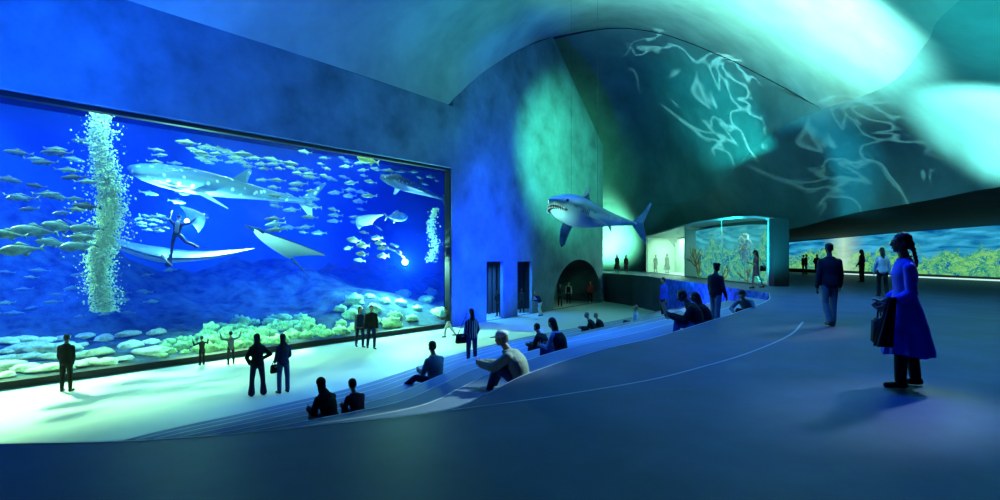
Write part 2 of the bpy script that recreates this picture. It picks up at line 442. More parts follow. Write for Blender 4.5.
# small fish (forward +Y, unit length)
def fish_mesh(name, deep, tail, m):
    bm = bmesh.new(); rings = []
    for t, h in ((0, .015), (.05, .35), (.15, .72), (.3, 1), (.5, .92), (.7, .55), (.86, .2), (.93, .16)):
        rings.append(ell_ring(.5-t, deep*.55*h*.5+.003, deep*h*.5+.003, n=10))
    loft(bm, rings)
    fin_bm(bm, [(0, -.40, .01), (0, -.56, tail), (0, -.50, 0), (0, -.56, -tail), (0, -.40, -.01)], (1, 0, 0), .012)
    fin_bm(bm, [(0, .18, deep*.45), (0, .02, deep*.5+.07), (0, -.25, deep*.3), (0, -.05, deep*.4)], (1, 0, 0), .01)
    fin_bm(bm, [(0, -.02, -deep*.42), (0, -.14, -deep*.5-.05), (0, -.25, -deep*.26)], (1, 0, 0), .01)
    for s in (-1, 1): fin_bm(bm, [(s*deep*.25, .2, -.02), (s*(deep*.3+.10), .06, -.07), (s*deep*.27, .1, -.05)], (0, 0, 1), .01)
    finish(bm)
    me = bpy.data.meshes.new(name); bm.to_mesh(me); bm.free(); me.materials.append(m)
    me.polygons.foreach_set('use_smooth', [True]*len(me.polygons)); return me
m_silver = mat('silver_fish_skin', (.12, .22, .27), .35, var=.35, scale=6, spec=.6)
m_yellow = mat('yellow_green_fish_skin', (.30, .36, .12), .4, var=.3, scale=6, spec=.5)
m_darkfish = mat('dark_fish_skin', (.05, .09, .13), .45, var=.3, scale=6)
FM = {'slim': fish_mesh('slim_fish', .20, .10, m_silver), 'deep': fish_mesh('deep_fish', .30, .13, m_silver),
      'yellow': fish_mesh('yellow_fish', .26, .12, m_yellow), 'dark': fish_mesh('dark_fish', .24, .13, m_darkfish)}
def put_fish(name, kind, x, y, w, L, heading, pitch, label, cat='fish', group=None):
    o = bpy.data.objects.new(name, FM[kind]); COL.objects.link(o)
    f = d*heading+nin*random.uniform(-.25, .25)+V((0, 0, pitch))
    frame(o, T(x, y, w), f, (0, 0, 1), L)
    return tag(o, label, cat, group)
def school(n, reg, kind, wr, Lr, heading, label, group, name='small_fish', seed=0, mind=7):
    rr = random.Random(seed); got = []; tries = 0
    (x0, y0), (x1, y1), (x2, y2), (x3, y3) = reg
    while len(got) < n and tries < 4000:
        tries += 1; u, v = rr.random(), rr.random()
        x = (1-u)*(1-v)*x0+u*(1-v)*x1+u*v*x2+(1-u)*v*x3; y = (1-u)*(1-v)*y0+u*(1-v)*y1+u*v*y2+(1-u)*v*y3
        if any(abs(x-a) < mind*1.8 and abs(y-b) < mind*.62 for a, b in got): continue
        got.append((x, y))
        put_fish(name, kind, x, y, rr.uniform(*wr), rr.uniform(*Lr), heading if rr.random() < .9 else -heading, rr.uniform(-.18, .12), label, 'fish', group)
school(26, ((185, 142), (300, 165), (330, 178), (200, 160)), 'slim', (1.6, 5), (.55, 1.0), -1, 'slim silver fish of the school swimming above the whale shark', 'silver fish above the whale shark', 'silver_fish', 1, 6)
school(40, ((262, 178), (372, 172), (368, 236), (268, 232)), 'slim', (1.8, 6), (.6, 1.1), -1, 'silver fish of the dense school right of the whale shark', 'silver fish right of the whale shark', 'silver_fish', 2, 6)
school(22, ((300, 150), (440, 176), (440, 186), (330, 172)), 'slim', (1.5, 4), (.5, .9), -1, 'slim silver fish just below the top edge of the glass on the right', 'silver fish under the top edge', 'silver_fish', 3, 6)
school(13, ((140, 142), (215, 152), (180, 205), (140, 195)), 'slim', (1.6, 5), (.5, .8), 1, 'slim silver fish scattered around the head of the whale shark', 'silver fish around the whale shark head', 'silver_fish', 4, 8)
school(12, ((6, 150), (88, 140), (88, 216), (6, 214)), 'dark', (1.5, 4.5), (.5, .95), -1, 'dark fish swimming in open water left of the tall bubble column', 'dark fish left of the bubbles', 'dark_fish', 5, 10)
school(9, ((10, 150), (88, 138), (92, 212), (8, 208)), 'slim', (1.5, 4.5), (.5, .9), 1, 'pale slim fish swimming among the dark ones left of the tall bubbles', 'pale fish left of the bubbles', 'silver_fish', 6, 10)
school(8, ((0, 230), (85, 224), (90, 246), (0, 252)), 'deep', (1.2, 3), (.8, 1.35), -1, 'big pale fish of the shoal low beside the foot of the tall bubble column', 'big pale fish at the left', 'pale_fish', 8, 14)
school(9, ((345, 238), (380, 236), (385, 256), (350, 262)), 'yellow', (2, 4.5), (.7, 1.1), -1, 'yellowish fish swimming in the group left of the bright lamp of the far diver', 'yellowish fish by the far diver', 'yellow_fish', 9, 8)
school(22, ((5, 265), (170, 268), (175, 318), (5, 318)), 'slim', (4, 8), (.45, .8), -1, 'small fish swimming low over the dark rocks at the left of the tank', 'small fish over the dark rocks', 'silver_fish', 10, 10)
school(14, ((140, 215), (168, 215), (165, 232), (140, 232)), 'slim', (3, 6), (.35, .55), 1, 'tiny fish swimming left of the diver in the pool of light', 'tiny fish left of the near diver', 'silver_fish', 11, 4)
put_fish('white_fish', 'deep', 397, 217, 2.2, 1.75, 1, .05, 'large white fish swimming right of the dense silver school')
put_fish('yellow_fish', 'yellow', 368, 160, 1.6, 1.5, -1, .05, 'long yellowish fish close under the top edge of the glass')

# big spotted whale shark
m_whale = bpy.data.materials.new('whale_shark_skin'); m_whale.use_nodes = True
nt = m_whale.node_tree; b_ = nt.nodes['Principled BSDF']; b_.inputs['Roughness'].default_value = .5
tcn = nt.nodes.new('ShaderNodeTexCoord'); vo = nt.nodes.new('ShaderNodeTexVoronoi'); vo.inputs['Scale'].default_value = 26
rp = nt.nodes.new('ShaderNodeValToRGB'); rp.color_ramp.elements[0].position = .22; rp.color_ramp.elements[0].color = (.55, .68, .68, 1)
rp.color_ramp.elements[1].position = .30; rp.color_ramp.elements[1].color = (.09, .19, .24, 1)
sx = nt.nodes.new('ShaderNodeSeparateXYZ'); rz_ = nt.nodes.new('ShaderNodeMapRange'); rz_.inputs['From Min'].default_value = -.028; rz_.inputs['From Max'].default_value = -.012
mx = nt.nodes.new('ShaderNodeMix'); mx.data_type = 'RGBA'; mx.inputs['A'].default_value = (.45, .55, .55, 1)
nt.links.new(tcn.outputs['Object'], vo.inputs['Vector']); nt.links.new(vo.outputs['Distance'], rp.inputs['Fac'])
nt.links.new(tcn.outputs['Object'], sx.inputs[0]); nt.links.new(sx.outputs['Z'], rz_.inputs['Value'])
nt.links.new(rz_.outputs['Result'], mx.inputs['Factor']); nt.links.new(rp.outputs['Color'], mx.inputs['B'])
nt.links.new(mx.outputs['Result'], b_.inputs['Base Color'])
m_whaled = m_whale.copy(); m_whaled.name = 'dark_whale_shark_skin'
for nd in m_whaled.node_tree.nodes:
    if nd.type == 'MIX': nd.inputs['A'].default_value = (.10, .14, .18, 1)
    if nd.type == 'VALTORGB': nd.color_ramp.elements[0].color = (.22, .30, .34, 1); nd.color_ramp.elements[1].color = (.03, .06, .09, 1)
def whale_shark(name, label, headp, tailp, up=(0, 0, 1), m_whale=m_whale):
    r = empty(name); tag(r, label, 'whale shark')
    bm = bmesh.new(); rings = []
    for t, rx, rz in ((0, .045, .010), (.012, .062, .022), (.05, .074, .038), (.12, .080, .052), (.22, .080, .062), (.34, .072, .062), (.48, .056, .052), (.62, .038, .038), (.76, .022, .026), (.88, .012, .018), (.94, .008, .014)):
        rings.append(ell_ring(.5-t, rx, rz, n=20))
    loft(bm, rings); finish(bm); bobj('body', bm, m_whale, r, True)
    for s in (-1, 1):
        bm = bmesh.new(); fin_bm(bm, [(s*.06, .27, -.03), (s*.20, .13, -.07), (s*.185, .115, -.07), (s*.06, .18, -.035)], (0, 0, 1), .007); finish(bm); bobj('pectoral_fin', bm, m_whale, r)
    bm = bmesh.new(); fin_bm(bm, [(0, .03, .05), (0, -.05, .125), (0, -.07, .115), (0, -.06, .04)], (1, 0, 0), .006); finish(bm); bobj('dorsal_fin', bm, m_whale, r)
    bm = bmesh.new(); fin_bm(bm, [(0, -.40, .01), (0, -.55, .14), (0, -.565, .135), (0, -.485, .0), (0, -.53, -.085), (0, -.515, -.09), (0, -.40, -.01)], (1, 0, 0), .006); finish(bm); bobj('tail_fin', bm, m_whale, r)
    v = headp-tailp; frame(r, (headp+tailp)/2, v, up, v.length)
    return r
whale_shark('whale_shark', 'big whale shark with pale spotted back swimming left across the upper tank', T(131, 170, 4.6), T(312, 203, 5.6), (-.35*nin.x, -.35*nin.y, 1))
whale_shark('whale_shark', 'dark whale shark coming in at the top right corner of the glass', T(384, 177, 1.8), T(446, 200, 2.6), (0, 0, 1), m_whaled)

# manta rays
m_mback = mat('manta_back', (.03, .06, .09), .5); m_mbelly = mat('manta_belly', (.62, .70, .64), .5)
def manta(name, label, center, fwd, up, span, curl, cat='manta ray'):
    r = empty(name); tag(r, label, cat)
    top_, bot_ = bmesh.new(), bmesh.new()
    nx, ny = 36, 12
    for bm, sg in ((top_, 1), (bot_, -1)):
        g = []
        for i in range(nx+1):
            u = -1+2*i/nx; au = abs(u)
            lead = .30*(1-au**1.25)-.16*au**3; trail = -.24*(1-au**.8)-.19*au**2.2
            row = []
            for j in range(ny+1):
                v = j/ny; y = lead+(trail-lead)*v
                th = .055*(1-au)**.8*math.sin(PI*min(1, v*.98+.01))**.7*(1 if sg > 0 else .7)+.002
                z = curl*(au**1.8)+sg*th
                row.append(bm.verts.new((u*.5, y, z)))
            g.append(row)
        for i in range(nx):
            for j in range(ny): bm.faces.new((g[i][j], g[i+1][j], g[i+1][j+1], g[i][j+1]))
        finish(bm)
    bobj('back', top_, m_mback, r, True); bobj('belly', bot_, m_mbelly, r, True)
    for s in (-1, 1):
        bm = bmesh.new(); tube_bm(bm, [(s*.07, .26, 0), (s*.075, .33, -.01), (s*.06, .38, -.03)], [.018, .014, .006], 8); bobj('head_fin', bm, m_mback, r, True)
    bm = bmesh.new(); tube_bm(bm, [(0, -.2, .01), (0, -.4, .0), (.02, -.62, -.02)], [.014, .007, .003], 6); bobj('tail', bm, m_mback, r, True)
    frame(r, center, fwd, up, span)
    return r
toC = (CAM-T(160, 250, 3)).normalized()
manta('manta_ray', 'manta ray with white belly gliding flat, left wing tip curled up by the bubbles', T(160, 256, 5.4), nin*.9+d*.25+V((0, 0, .05)), V((0, 0, 1))+toC*-.34+d*.14, 6.9, .14)
manta('manta_ray', 'manta ray banking steeply with pale leading edge, right of the near diver', T(276, 246, 3.6), -d*.8-nin*.2+V((0, 0, .55)), V((0, 0, .8))+d*.5+toC*.10, 4.6, .12)
manta('stingray', 'small ray with a long thin tail, left of the large white fish', T(366, 221, 3.0), -d*.9+V((0, 0, .35)), V((0, 0, 1))-toC*.5+d*.2, 1.9, .05, 'ray')

# divers
m_wet = mat('wetsuit_black', (.012, .016, .03), .5); m_tank_steel = mat('air_tank_metal', (.3, .36, .4), .3, .7)
# ------------------------------------------------------------------ reef corals
def lump_mesh(name, seed, sx, sy, sz, rough, m, sub=3, knob=0):
    bm = bmesh.new(); bmesh.ops.create_icosphere(bm, subdivisions=sub, radius=1)
    for v in bm.verts:
        n = v.co.normalized()
        k = 1+rough*mnoise.noise(n*1.6+V((seed*7.3, 0, 0)))+rough*.5*mnoise.noise(n*4+V((0, seed*3.1, 0)))
        if knob: k += knob*(.5-min(1, mnoise.voronoi(n*3.2+V((seed, seed*2, 0)))[0][0]))
        v.co = n*k; v.co.x *= sx; v.co.y *= sy; v.co.z *= sz
        if v.co.z < -.35*sz: v.co.z = -.35*sz+(v.co.z+.35*sz)*.2
    me = bpy.data.meshes.new(name); bm.to_mesh(me); bm.free(); me.materials.append(m)
    me.polygons.foreach_set('use_smooth', [True]*len(me.polygons)); return me
m_plate = mat('pale_coral', (.55, .62, .40), .9, var=.35, scale=4, bump=.6, bscale=12)
m_green = mat('green_coral', (.36, .62, .26), .9, var=.4, scale=5, bump=.6, bscale=14)
PLATES = [lump_mesh('plate_coral', i, 1, .75, .30+.06*(i % 3), .30, m_plate) for i in range(4)]
HEADS = [lump_mesh('knobbly_coral', i+9, 1, .9, .8, .2, m_green, 3, .9) for i in range(4)]
def corals(n, reg, meshes, sr, label, group, name, seed, mind):
    rr = random.Random(seed); got = []; tries = 0
    (x0, y0), (x1, y1), (x2, y2), (x3, y3) = reg
    while len(got) < n and tries < 3000:
        tries += 1; u, v = rr.random(), rr.random()
        x = (1-u)*(1-v)*x0+u*(1-v)*x1+u*v*x2+(1-u)*v*x3; y = (1-u)*(1-v)*y0+u*(1-v)*y1+u*v*y2+(1-u)*v*y3
        if any(abs(x-a) < mind*1.5 and abs(y-b) < mind*.7 for a, b in got): continue
        p = reef_hit(x, y)
        if p is None: continue
        s_, w_ = sw(p)
        if w_ < 1.0 or w_ > 11: continue
        got.append((x, y))
        o = bpy.data.objects.new(name, rr.choice(meshes)); COL.objects.link(o)
        k = rr.uniform(*sr); o.location = p+V((0, 0, k*.06)); o.scale = (k, k, k*rr.uniform(.8, 1.15)); o.rotation_euler = (rr.uniform(-.12, .12), rr.uniform(-.12, .12), math.atan2(d.y, d.x)+rr.uniform(-.6, .6))
        tag(o, label, 'coral', group)
corals(44, ((0, 341), (158, 333), (168, 360), (0, 388)), PLATES, (.30, .62), 'pale flat boulder coral behind the glass at the left, left of the two children', 'pale boulder corals', 'boulder_coral', 21, 11)
corals(70, ((206, 328), (300, 316), (335, 340), (206, 360)), HEADS, (.26, .46), 'knobbly green coral head in the bright mound behind the two standing women', 'green coral heads in the bright mound', 'coral_head', 22, 6)
corals(30, ((160, 345), (204, 334), (206, 360), (165, 366)), HEADS, (.16, .28), 'small green coral head left of the bright mound, near the child with bent arms', 'small green coral heads', 'coral_head', 23, 6)
corals(20, ((340, 300), (440, 292), (440, 320), (340, 336)), HEADS, (.3, .55), 'shaded coral head on the dark reef at the right end of the tank', 'shaded coral heads at the right', 'coral_head', 24, 10)

# bubble columns: nobody could count them
m_bub = mat('bubble', (.48, .72, .56), .3, spec=.6)
def bubbles(name, label, xa, ya, yb, w, n, r0, spread, seed):
    rr = random.Random(seed); p0, p1 = T(xa, yb, w), T(xa, ya, w); p1 = V((p0.x, p0.y, p1.z))
    verts, faces = [], []
    ico = bmesh.new(); bmesh.ops.create_icosphere(ico, subdivisions=1, radius=1)
    iv = [v.co.copy() for v in ico.verts]; ico.verts.ensure_lookup_table(); fi = [[v.index for v in f.verts] for f in ico.faces]; ico.free()
    for i in range(n):
        t = rr.random(); sp_ = spread*(.55+.45*math.sin(PI*(.15+.8*t))+.25*mnoise.noise(V((t*7, seed, 0))))
        if rr.random() < .12: sp_ *= 1.9
        a = rr.gauss(0, .5)*sp_; b = rr.gauss(0, .5)*sp_*.7
        q = p0.lerp(p1, t)+d*(a+.18*math.sin(t*9+seed))+nin*b
        r = r0*rr.uniform(.3, 1.1)**1.5
        k = len(verts); verts += [q+v*r for v in iv]; faces += [[k+x for x in f] for f in fi]
    tag(mobj(name, verts, faces, m_bub, None, True), label, 'bubbles', kind='stuff')
bubbles('bubble_column', 'tall column of rising air bubbles at the left of the tank', 105, 112, 312, 2.6, 12000, .036, .44, 3)
bubbles('bubble_column', 'slim column of rising air bubbles at the right end of the tank', 433, 208, 262, 1.2, 900, .045, .3, 5)

# ------------------------------------------------------------------ hanging great white shark
m_sback = mat('shark_back', (.05, .13, .20), .32, var=.35, scale=3.5, spec=.6)
m_shark = bpy.data.materials.new('shark_skin'); m_shark.use_nodes = True
nt = m_shark.node_tree; b_ = nt.nodes['Principled BSDF']; b_.inputs['Roughness'].default_value = .3; b_.inputs['Specular IOR Level'].default_value = .6
tcn = nt.nodes.new('ShaderNodeTexCoord'); sx = nt.nodes.new('ShaderNodeSeparateXYZ'); nz = nt.nodes.new('ShaderNodeTexNoise'); nz.inputs['Scale'].default_value = 3.0; nz.inputs['Detail'].default_value = 6
ad = nt.nodes.new('ShaderNodeMath'); ad.operation = 'MULTIPLY_ADD'; ad.inputs[1].default_value = .34
mr = nt.nodes.new('ShaderNodeMapRange'); mr.inputs['From Min'].default_value = .10; mr.inputs['From Max'].default_value = .20
mx = nt.nodes.new('ShaderNodeMix'); mx.data_type = 'RGBA'; mx.inputs['A'].default_value = (.50, .62, .62, 1); mx.inputs['B'].default_value = (.05, .14, .22, 1)
nt.links.new(tcn.outputs['Object'], sx.inputs[0]); nt.links.new(tcn.outputs['Object'], nz.inputs['Vector'])
nt.links.new(nz.outputs['Fac'], ad.inputs[0]); nt.links.new(sx.outputs['Z'], ad.inputs[2]); nt.links.new(ad.outputs[0], mr.inputs['Value'])
nt.links.new(mr.outputs[0], mx.inputs['Factor']); nt.links.new(mx.outputs['Result'], b_.inputs['Base Color'])
m_mouth = mat('mouth_dark_red', (.06, .012, .015), .5); m_teeth = mat('tooth_white', (.85, .85, .78), .3); m_eye = mat('eye_black', (.004, .004, .005), .15)
m_fintip = mat('fin_tip_black', (.006, .008, .012), .5)
def spine(t):                      # t 0 nose .. 1 tail; length 4.6 m along -Y with a sweep of the tail
    y = 2.1-4.4*t
    return V((-1.15*max(0, t-.40)**1.7*2.0, y, -.12*max(0, t-.3)**1.4))
shk = empty('great_white_shark'); tag(shk, 'life-size great white shark model hanging from the ceiling, mouth open', 'shark')
bm = bmesh.new(); rings = []
for t, rx, rz, cz in ((0, .03, .03, .10), (.02, .12, .09, .09), (.06, .25, .20, .06), (.12, .39, .35, .02), (.2, .51, .49, 0), (.3, .56, .57, 0), (.42, .52, .54, 0), (.54, .42, .43, .02), (.66, .30, .30, .04), (.78, .19, .19, .05), (.87, .12, .10, .05), (.93, .10, .06, .05)):
    c = spine(t); rings.append([p+V((c.x, 0, c.z)) for p in ell_ring(c.y, rx, rz, 0, cz, 28)])
loft(bm, rings); finish(bm)
# open the jaws: pull the lower front of the head down and back, and hollow the mouth
for v in bm.verts:
    t = (2.1-v.co.y)/4.4
    if t < .20 and v.co.z < .0:
        k = math.sin(PI*min(1, t/.20+.12)); v.co.y -= .10*k*min(1, -v.co.z/.12); v.co.z -= .17*k
body = bobj('body', bm, m_shark, shk, True)
sub = body.modifiers.new('sub', 'SUBSURF'); sub.levels = 1; sub.render_levels = 1
bm = bmesh.new(); bmesh.ops.create_uvsphere(bm, u_segments=24, v_segments=12, radius=1)
for v in bm.verts:
    v.co = V((v.co.x*.385, 1.62+v.co.y*.36, -.10+v.co.z*.10-.10*(v.co.x**2)))
mo = bobj('mouth', bm, m_mouth, shk, True)
for up_ in (1, -1):
    bm = bmesh.new()
    for i in range(17):
        a = PI*(.06+.88*i/16); c = V((math.cos(a)*.375, 1.63+math.sin(a)*.345, -.10+up_*.075-.10*math.cos(a)**2))
        b0 = [bm.verts.new(c+V((dx, dy, 0))) for dx, dy in ((-.022, 0), (.022, 0), (0, -.03))]
        tp = bm.verts.new(c+V((0, -.01, -up_*.085)))
        bm.faces.new(b0)
        for k in range(3): bm.faces.new((b0[k], b0[(k+1) % 3], tp))
    finish(bm); bobj('teeth', bm, m_teeth, mo)
for s in (-1, 1):
    bm = bmesh.new(); bmesh.ops.create_uvsphere(bm, u_segments=12, v_segments=8, radius=.05)
    for v in bm.verts: v.co += V((s*.385, 1.58, .13))
    bobj('eye', bm, m_eye, shk, True)
    bm = bmesh.new()
    for k in range(5):
        y = 1.02-.1*k; tube_bm(bm, [(s*.515, y, .14), (s*.565, y-.04, 0), (s*.53, y-.02, -.18)], .012, 6)
    bobj('gill_slits', bm, m_sback, shk)
for s in (-1, 1):
    bm = bmesh.new()
    o_ = [(s*.42, .75, -.25), (s*.75, .55, -.55), (s*1.05, .22, -.95), (s*1.12, .02, -1.10), (s*1.02, -.06, -1.02), (s*.72, .08, -.62), (s*.44, .15, -.30)]
    if s < 0: o_ = [(x, y, -.22+(z+.25)*.42) for x, y, z in o_]
    fin_bm(bm, o_, (0, .0, 1) if s < 0 else (.6, 0, .6), .05); finish(bm); pf = bobj('pectoral_fin', bm, m_sback, shk)
    tipc = V(o_[3]); q1 = V(o_[2]).lerp(tipc, .35); q2 = V(o_[4]).lerp(tipc, .2)
    bm = bmesh.new(); fin_bm(bm, [q1, tipc+(tipc-V(o_[0])).normalized()*.015, q2], (.3, 0, 1), .03); finish(bm); bobj('fin_tip', bm, m_fintip, pf)
bm = bmesh.new(); fin_bm(bm, [(0, .42, .48), (0, .18, .82), (0, -.02, 1.05), (0, -.10, 1.04), (0, -.08, .80), (0, -.22, .50)], (1, 0, 0), .05); finish(bm); bobj('dorsal_fin', bm, m_sback, shk)
c = spine(.93); tl_ = (spine(1)-spine(.86)); tl_.z = 0; tl_.normalize()
bm = bmesh.new(); fin_bm(bm, [c+tl_*u+V((0, 0, z)) for u, z in ((-.18, .09), (.25, .5), (.55, .95), (.62, .92), (.30, .10), (.44, -.52), (.40, -.66), (.12, -.35), (-.18, 0))], V((-tl_.y, tl_.x, 0)), .035); finish(bm); bobj('tail_fin', bm, m_sback, shk)
c = spine(.70)
bm = bmesh.new(); fin_bm(bm, [(c.x, c.y+.12, c.z-.2), (c.x, c.y-.12, c.z-.42), (c.x, c.y-.14, c.z-.22)], (1, 0, 0), .03); finish(bm); bobj('pelvic_fin', bm, m_sback, shk)
SC = px(587, 215, 20.3)
frame(shk, SC, V((-.68, -.64, .15)), (.12, .2, 1), 1.0)
bpy.context.view_layer.update()
m_cable = mat('steel_cable', (.05, .06, .07), .5, .2)
bm = bmesh.new()
for q in ((0, .95, .52), (0, -.6, .42)):
    w = shk.matrix_world @ V(q); tube_bm(bm, [w, V((w.x, w.y, 11.9))], .0045, 6)
tag(bobj('suspension_cables', bm, m_cable), 'two thin steel cables holding up the great white shark', 'cable')

# ------------------------------------------------------------------ glass gallery on the right
GX = 13.5
heights = [(28.2, 3.34), (29.5, 3.52), (32.2, 3.66), (37.2, 3.74), (40.9, 3.68), (46, 3.45), (51.6, 3.24)]
backx = [14.2, 14.25, 14.3, 14.35, 14.4, 16.4, 16.4]
deepx = backx[:4]+[16.4]*3
m_gal = bpy.data.materials.new('gallery_glass'); m_gal.use_nodes = True; thin_glass(m_gal, (.86, .97, .93, 1), 1.35, .02)
m_frost = bpy.data.materials.new('frosted_glass'); m_frost.use_nodes = True
nt = m_frost.node_tree; nt.nodes.clear(); o_ = nt.nodes.new('ShaderNodeOutputMaterial'); mx = nt.nodes.new('ShaderNodeMixShader'); mx.inputs[0].default_value = .16
t_ = nt.nodes.new('ShaderNodeBsdfTransparent'); t_.inputs[0].default_value = (.9, 1, .95, 1); l_ = nt.nodes.new('ShaderNodeBsdfTranslucent'); l_.inputs[0].default_value = (.8, .95, .88, 1)
nt.links.new(t_.outputs[0], mx.inputs[1]); nt.links.new(l_.outputs[0], mx.inputs[2]); nt.links.new(mx.outputs[0], o_.inputs[0])
vs, fs = [], []
for y, z in heights[:5]: vs += [(GX, y, .06), (GX, y, z)]
for i in range(4): fs.append((i*2, i*2+1, i*2+3, i*2+2))
g1 = struct(mobj('window_2', vs, fs, m_gal))
vs, fs = [], []
for y, z in heights[4:]: vs += [(GX, y, .06), (GX, y, z)]
for i in range(2): fs.append((i*2, i*2+1, i*2+3, i*2+2))
g2 = struct(mobj('window_3', vs, fs, m_frost))
bm = bmesh.new()
for y, z in ((28.2, 3.34), (34.1, 3.69), (40.9, 3.68), (51.6, 3.24)): box_bm(bm, (GX-.03, y-.03, 0), (GX+.05, y+.03, z))
m_mull = mat('pale_mullion', (.35, .45, .45), .4)
bobj('mullion', bm, m_mull, g1)
vs = []
for (y, z), bx in zip(heights, backx): vs += [(GX-.12, y, z), (bx+.1, y, z-.15), (bx+.1, y, z), (GX-.12, y, z+.1)]
fs = [(i*4+j, i*4+(j+1) % 4, i*4+4+(j+1) % 4, i*4+4+j) for i in range(6) for j in range(4)]+[(0, 1, 2, 3), (27, 26, 25, 24)]
m_groof = mat('gallery_ceiling', (.30, .38, .42), .7)
struct(mobj('roof_gallery', vs, fs, m_groof))
m_galfloor = mat('gallery_floor', (.35, .40, .38), .5)
struct(mobj('floor_gallery', [(GX, 28.2, .05)]+[(bx, y, .05) for (y, z), bx in zip(heights, backx)]+[(GX, 51.6, .05)], [tuple(range(9))], m_galfloor))
m_gwall = mat('gallery_white_wall', (.62, .72, .64), .8, var=.1, scale=1)
vs = []
for (y, z), bx in list(zip(heights, deepx))[4:]: vs += [(bx, y, 0), (bx, y, z-.1)]
vs += [(GX+.1, 51.6, 0), (GX+.1, 51.6, 3.2)]
struct(mobj('wall_gallery_back', vs, [(i*2, i*2+2, i*2+3, i*2+1) for i in range(3)], m_gwall))
struct(box('wall_gallery_partition', (GX+.06, 40.85, .05), (16.38, 40.95, 3.5), m_gwall))
struct(box('pillar', (GX+.02, 27.6, 0), (14.25, 28.14, 3.36), m_black))
struct(mobj('wall_gallery_end', [(bx+.15, y, z_) for z_ in (0, 3.05) for (y, z), bx in zip(heights, deepx)], [(i, i+1, i+8, i+7) for i in range(6)], m_black))
# curtains of the pale room
bm = bmesh.new(); n = 120
g = [[bm.verts.new((16.1+.09*math.sin(i*1.1), 41.3+10*i/n, z)) for z in (.06, 3.0)] for i in range(n+1)]
for i in range(n): bm.faces.new((g[i][0], g[i+1][0], g[i+1][1], g[i][1]))
tag(bobj('gallery_curtain', bm, m_gwall, None, True), 'pale pleated curtain at the back of the pale glass room', 'curtain')

def picture_mat(name, strength, seed, sky, sky2, leaf, leaf2, gap, glow=None, hgt_=2.7, sq=.6):
    """backlit print of an underwater garden: coordinates in metres, x along, z up"""
    m = bpy.data.materials.new(name); m.use_nodes = True; nt = m.node_tree; nt.nodes.clear(); L = nt.links.new
    N_ = lambda t: nt.nodes.new(t)
    o = N_('ShaderNodeOutputMaterial'); e = N_('ShaderNodeEmission'); e.inputs['Strength'].default_value = strength
    tc = N_('ShaderNodeTexCoord'); mp = N_('ShaderNodeMapping'); mp.inputs['Location'].default_value = (seed, 0, seed*.3)
    L(tc.outputs['Object'], mp.inputs['Vector'])
    sp = N_('ShaderNodeSeparateXYZ'); L(tc.outputs['Object'], sp.inputs[0])
    def noise(sc, det, dist=0, sxyz=None):
        v = mp.outputs[0]
        if sxyz:
            q = N_('ShaderNodeMapping'); q.inputs['Scale'].default_value = sxyz; L(v, q.inputs['Vector']); v = q.outputs[0]
        n = N_('ShaderNodeTexNoise'); n.inputs['Scale'].default_value = sc; n.inputs['Detail'].default_value = det; n.inputs['Distortion'].default_value = dist; L(v, n.inputs['Vector']); return n.outputs['Fac']
    def ramp(fac, stops):
        r = N_('ShaderNodeValToRGB'); el = r.color_ramp.elements
        el[0].position, el[0].color = stops[0][0], (*stops[0][1], 1); el[1].position, el[1].color = stops[-1][0], (*stops[-1][1], 1)
        for p, c in stops[1:-1]:
            k = el.new(p); k.color = (*c, 1)
        L(fac, r.inputs['Fac']); return r.outputs['Color']
    def mixc(f, a, b):
        x = N_('ShaderNodeMix'); x.data_type = 'RGBA'; L(f, x.inputs['Factor']); L(a, x.inputs['A']); L(b, x.inputs['B']); return x.outputs['Result']
    def math_(op, a, b=None, v=None):
        x = N_('ShaderNodeMath'); x.operation = op; L(a, x.inputs[0])
        if b is not None: L(b, x.inputs[1])
        if v is not None: x.inputs[1].default_value = v
        return x.outputs[0]
    skyc = ramp(noise(1.1, 4, .6, (.35, 1, 2.4)), [(.32, sky2), (.5, sky), (.68, tuple(min(1, c*1.5+.03) for c in sky))])
    fol = ramp(noise(2.1, 8, 1.4, (sq, 1, 1)), [(.38, gap), (.48, leaf), (.60, leaf2), (.74, tuple(min(1, c*1.3) for c in leaf2))])
    twig = noise(3.4, 3, 2.6, (sq, 1, 1))
    tw_ = math_('LESS_THAN', math_('ABSOLUTE', math_('SUBTRACT', twig, v=.5)), v=.022)
    # the foliage line wanders up and down along the picture
    line = math_('ADD', math_('MULTIPLY', noise(.5, 5, .8), v=hgt_*1.5), v=-hgt_*.10)
    f = N_('ShaderNodeMapRange'); f.inputs['From Min'].default_value = -.25; f.inputs['From Max'].default_value = .25
    L(math_('SUBTRACT', line, sp.outputs['Z']), f.inputs['Value'])
    tl = N_('ShaderNodeRGB'); tl.outputs[0].default_value = (*tuple(min(1, c*1.25+.05) for c in leaf2), 1)
    fol2 = mixc(tw_, fol, tl.outputs[0])
    col = mixc(f.outputs[0], skyc, fol2)
    if glow:
        gx, gw = glow
        a = math_('MULTIPLY', math_('SUBTRACT', sp.outputs['X'], v=gx), v=1/gw); g = math_('POWER', math_('MAXIMUM', math_('SUBTRACT', N_('ShaderNodeValue').outputs[0], math_('ABSOLUTE', a)), v=0), v=1.5)
        nt.nodes[-1]
        for nd in nt.nodes:
            if nd.type == 'VALUE': nd.outputs[0].default_value = 1
        gc = N_('ShaderNodeRGB'); gc.outputs[0].default_value = (.62, .95, .60, 1)
        col = mixc(math_('MULTIPLY', g, v=.75), col, gc.outputs[0])
    L(col, e.inputs['Color']); L(e.outputs[0], o.inputs['Surface']); return m
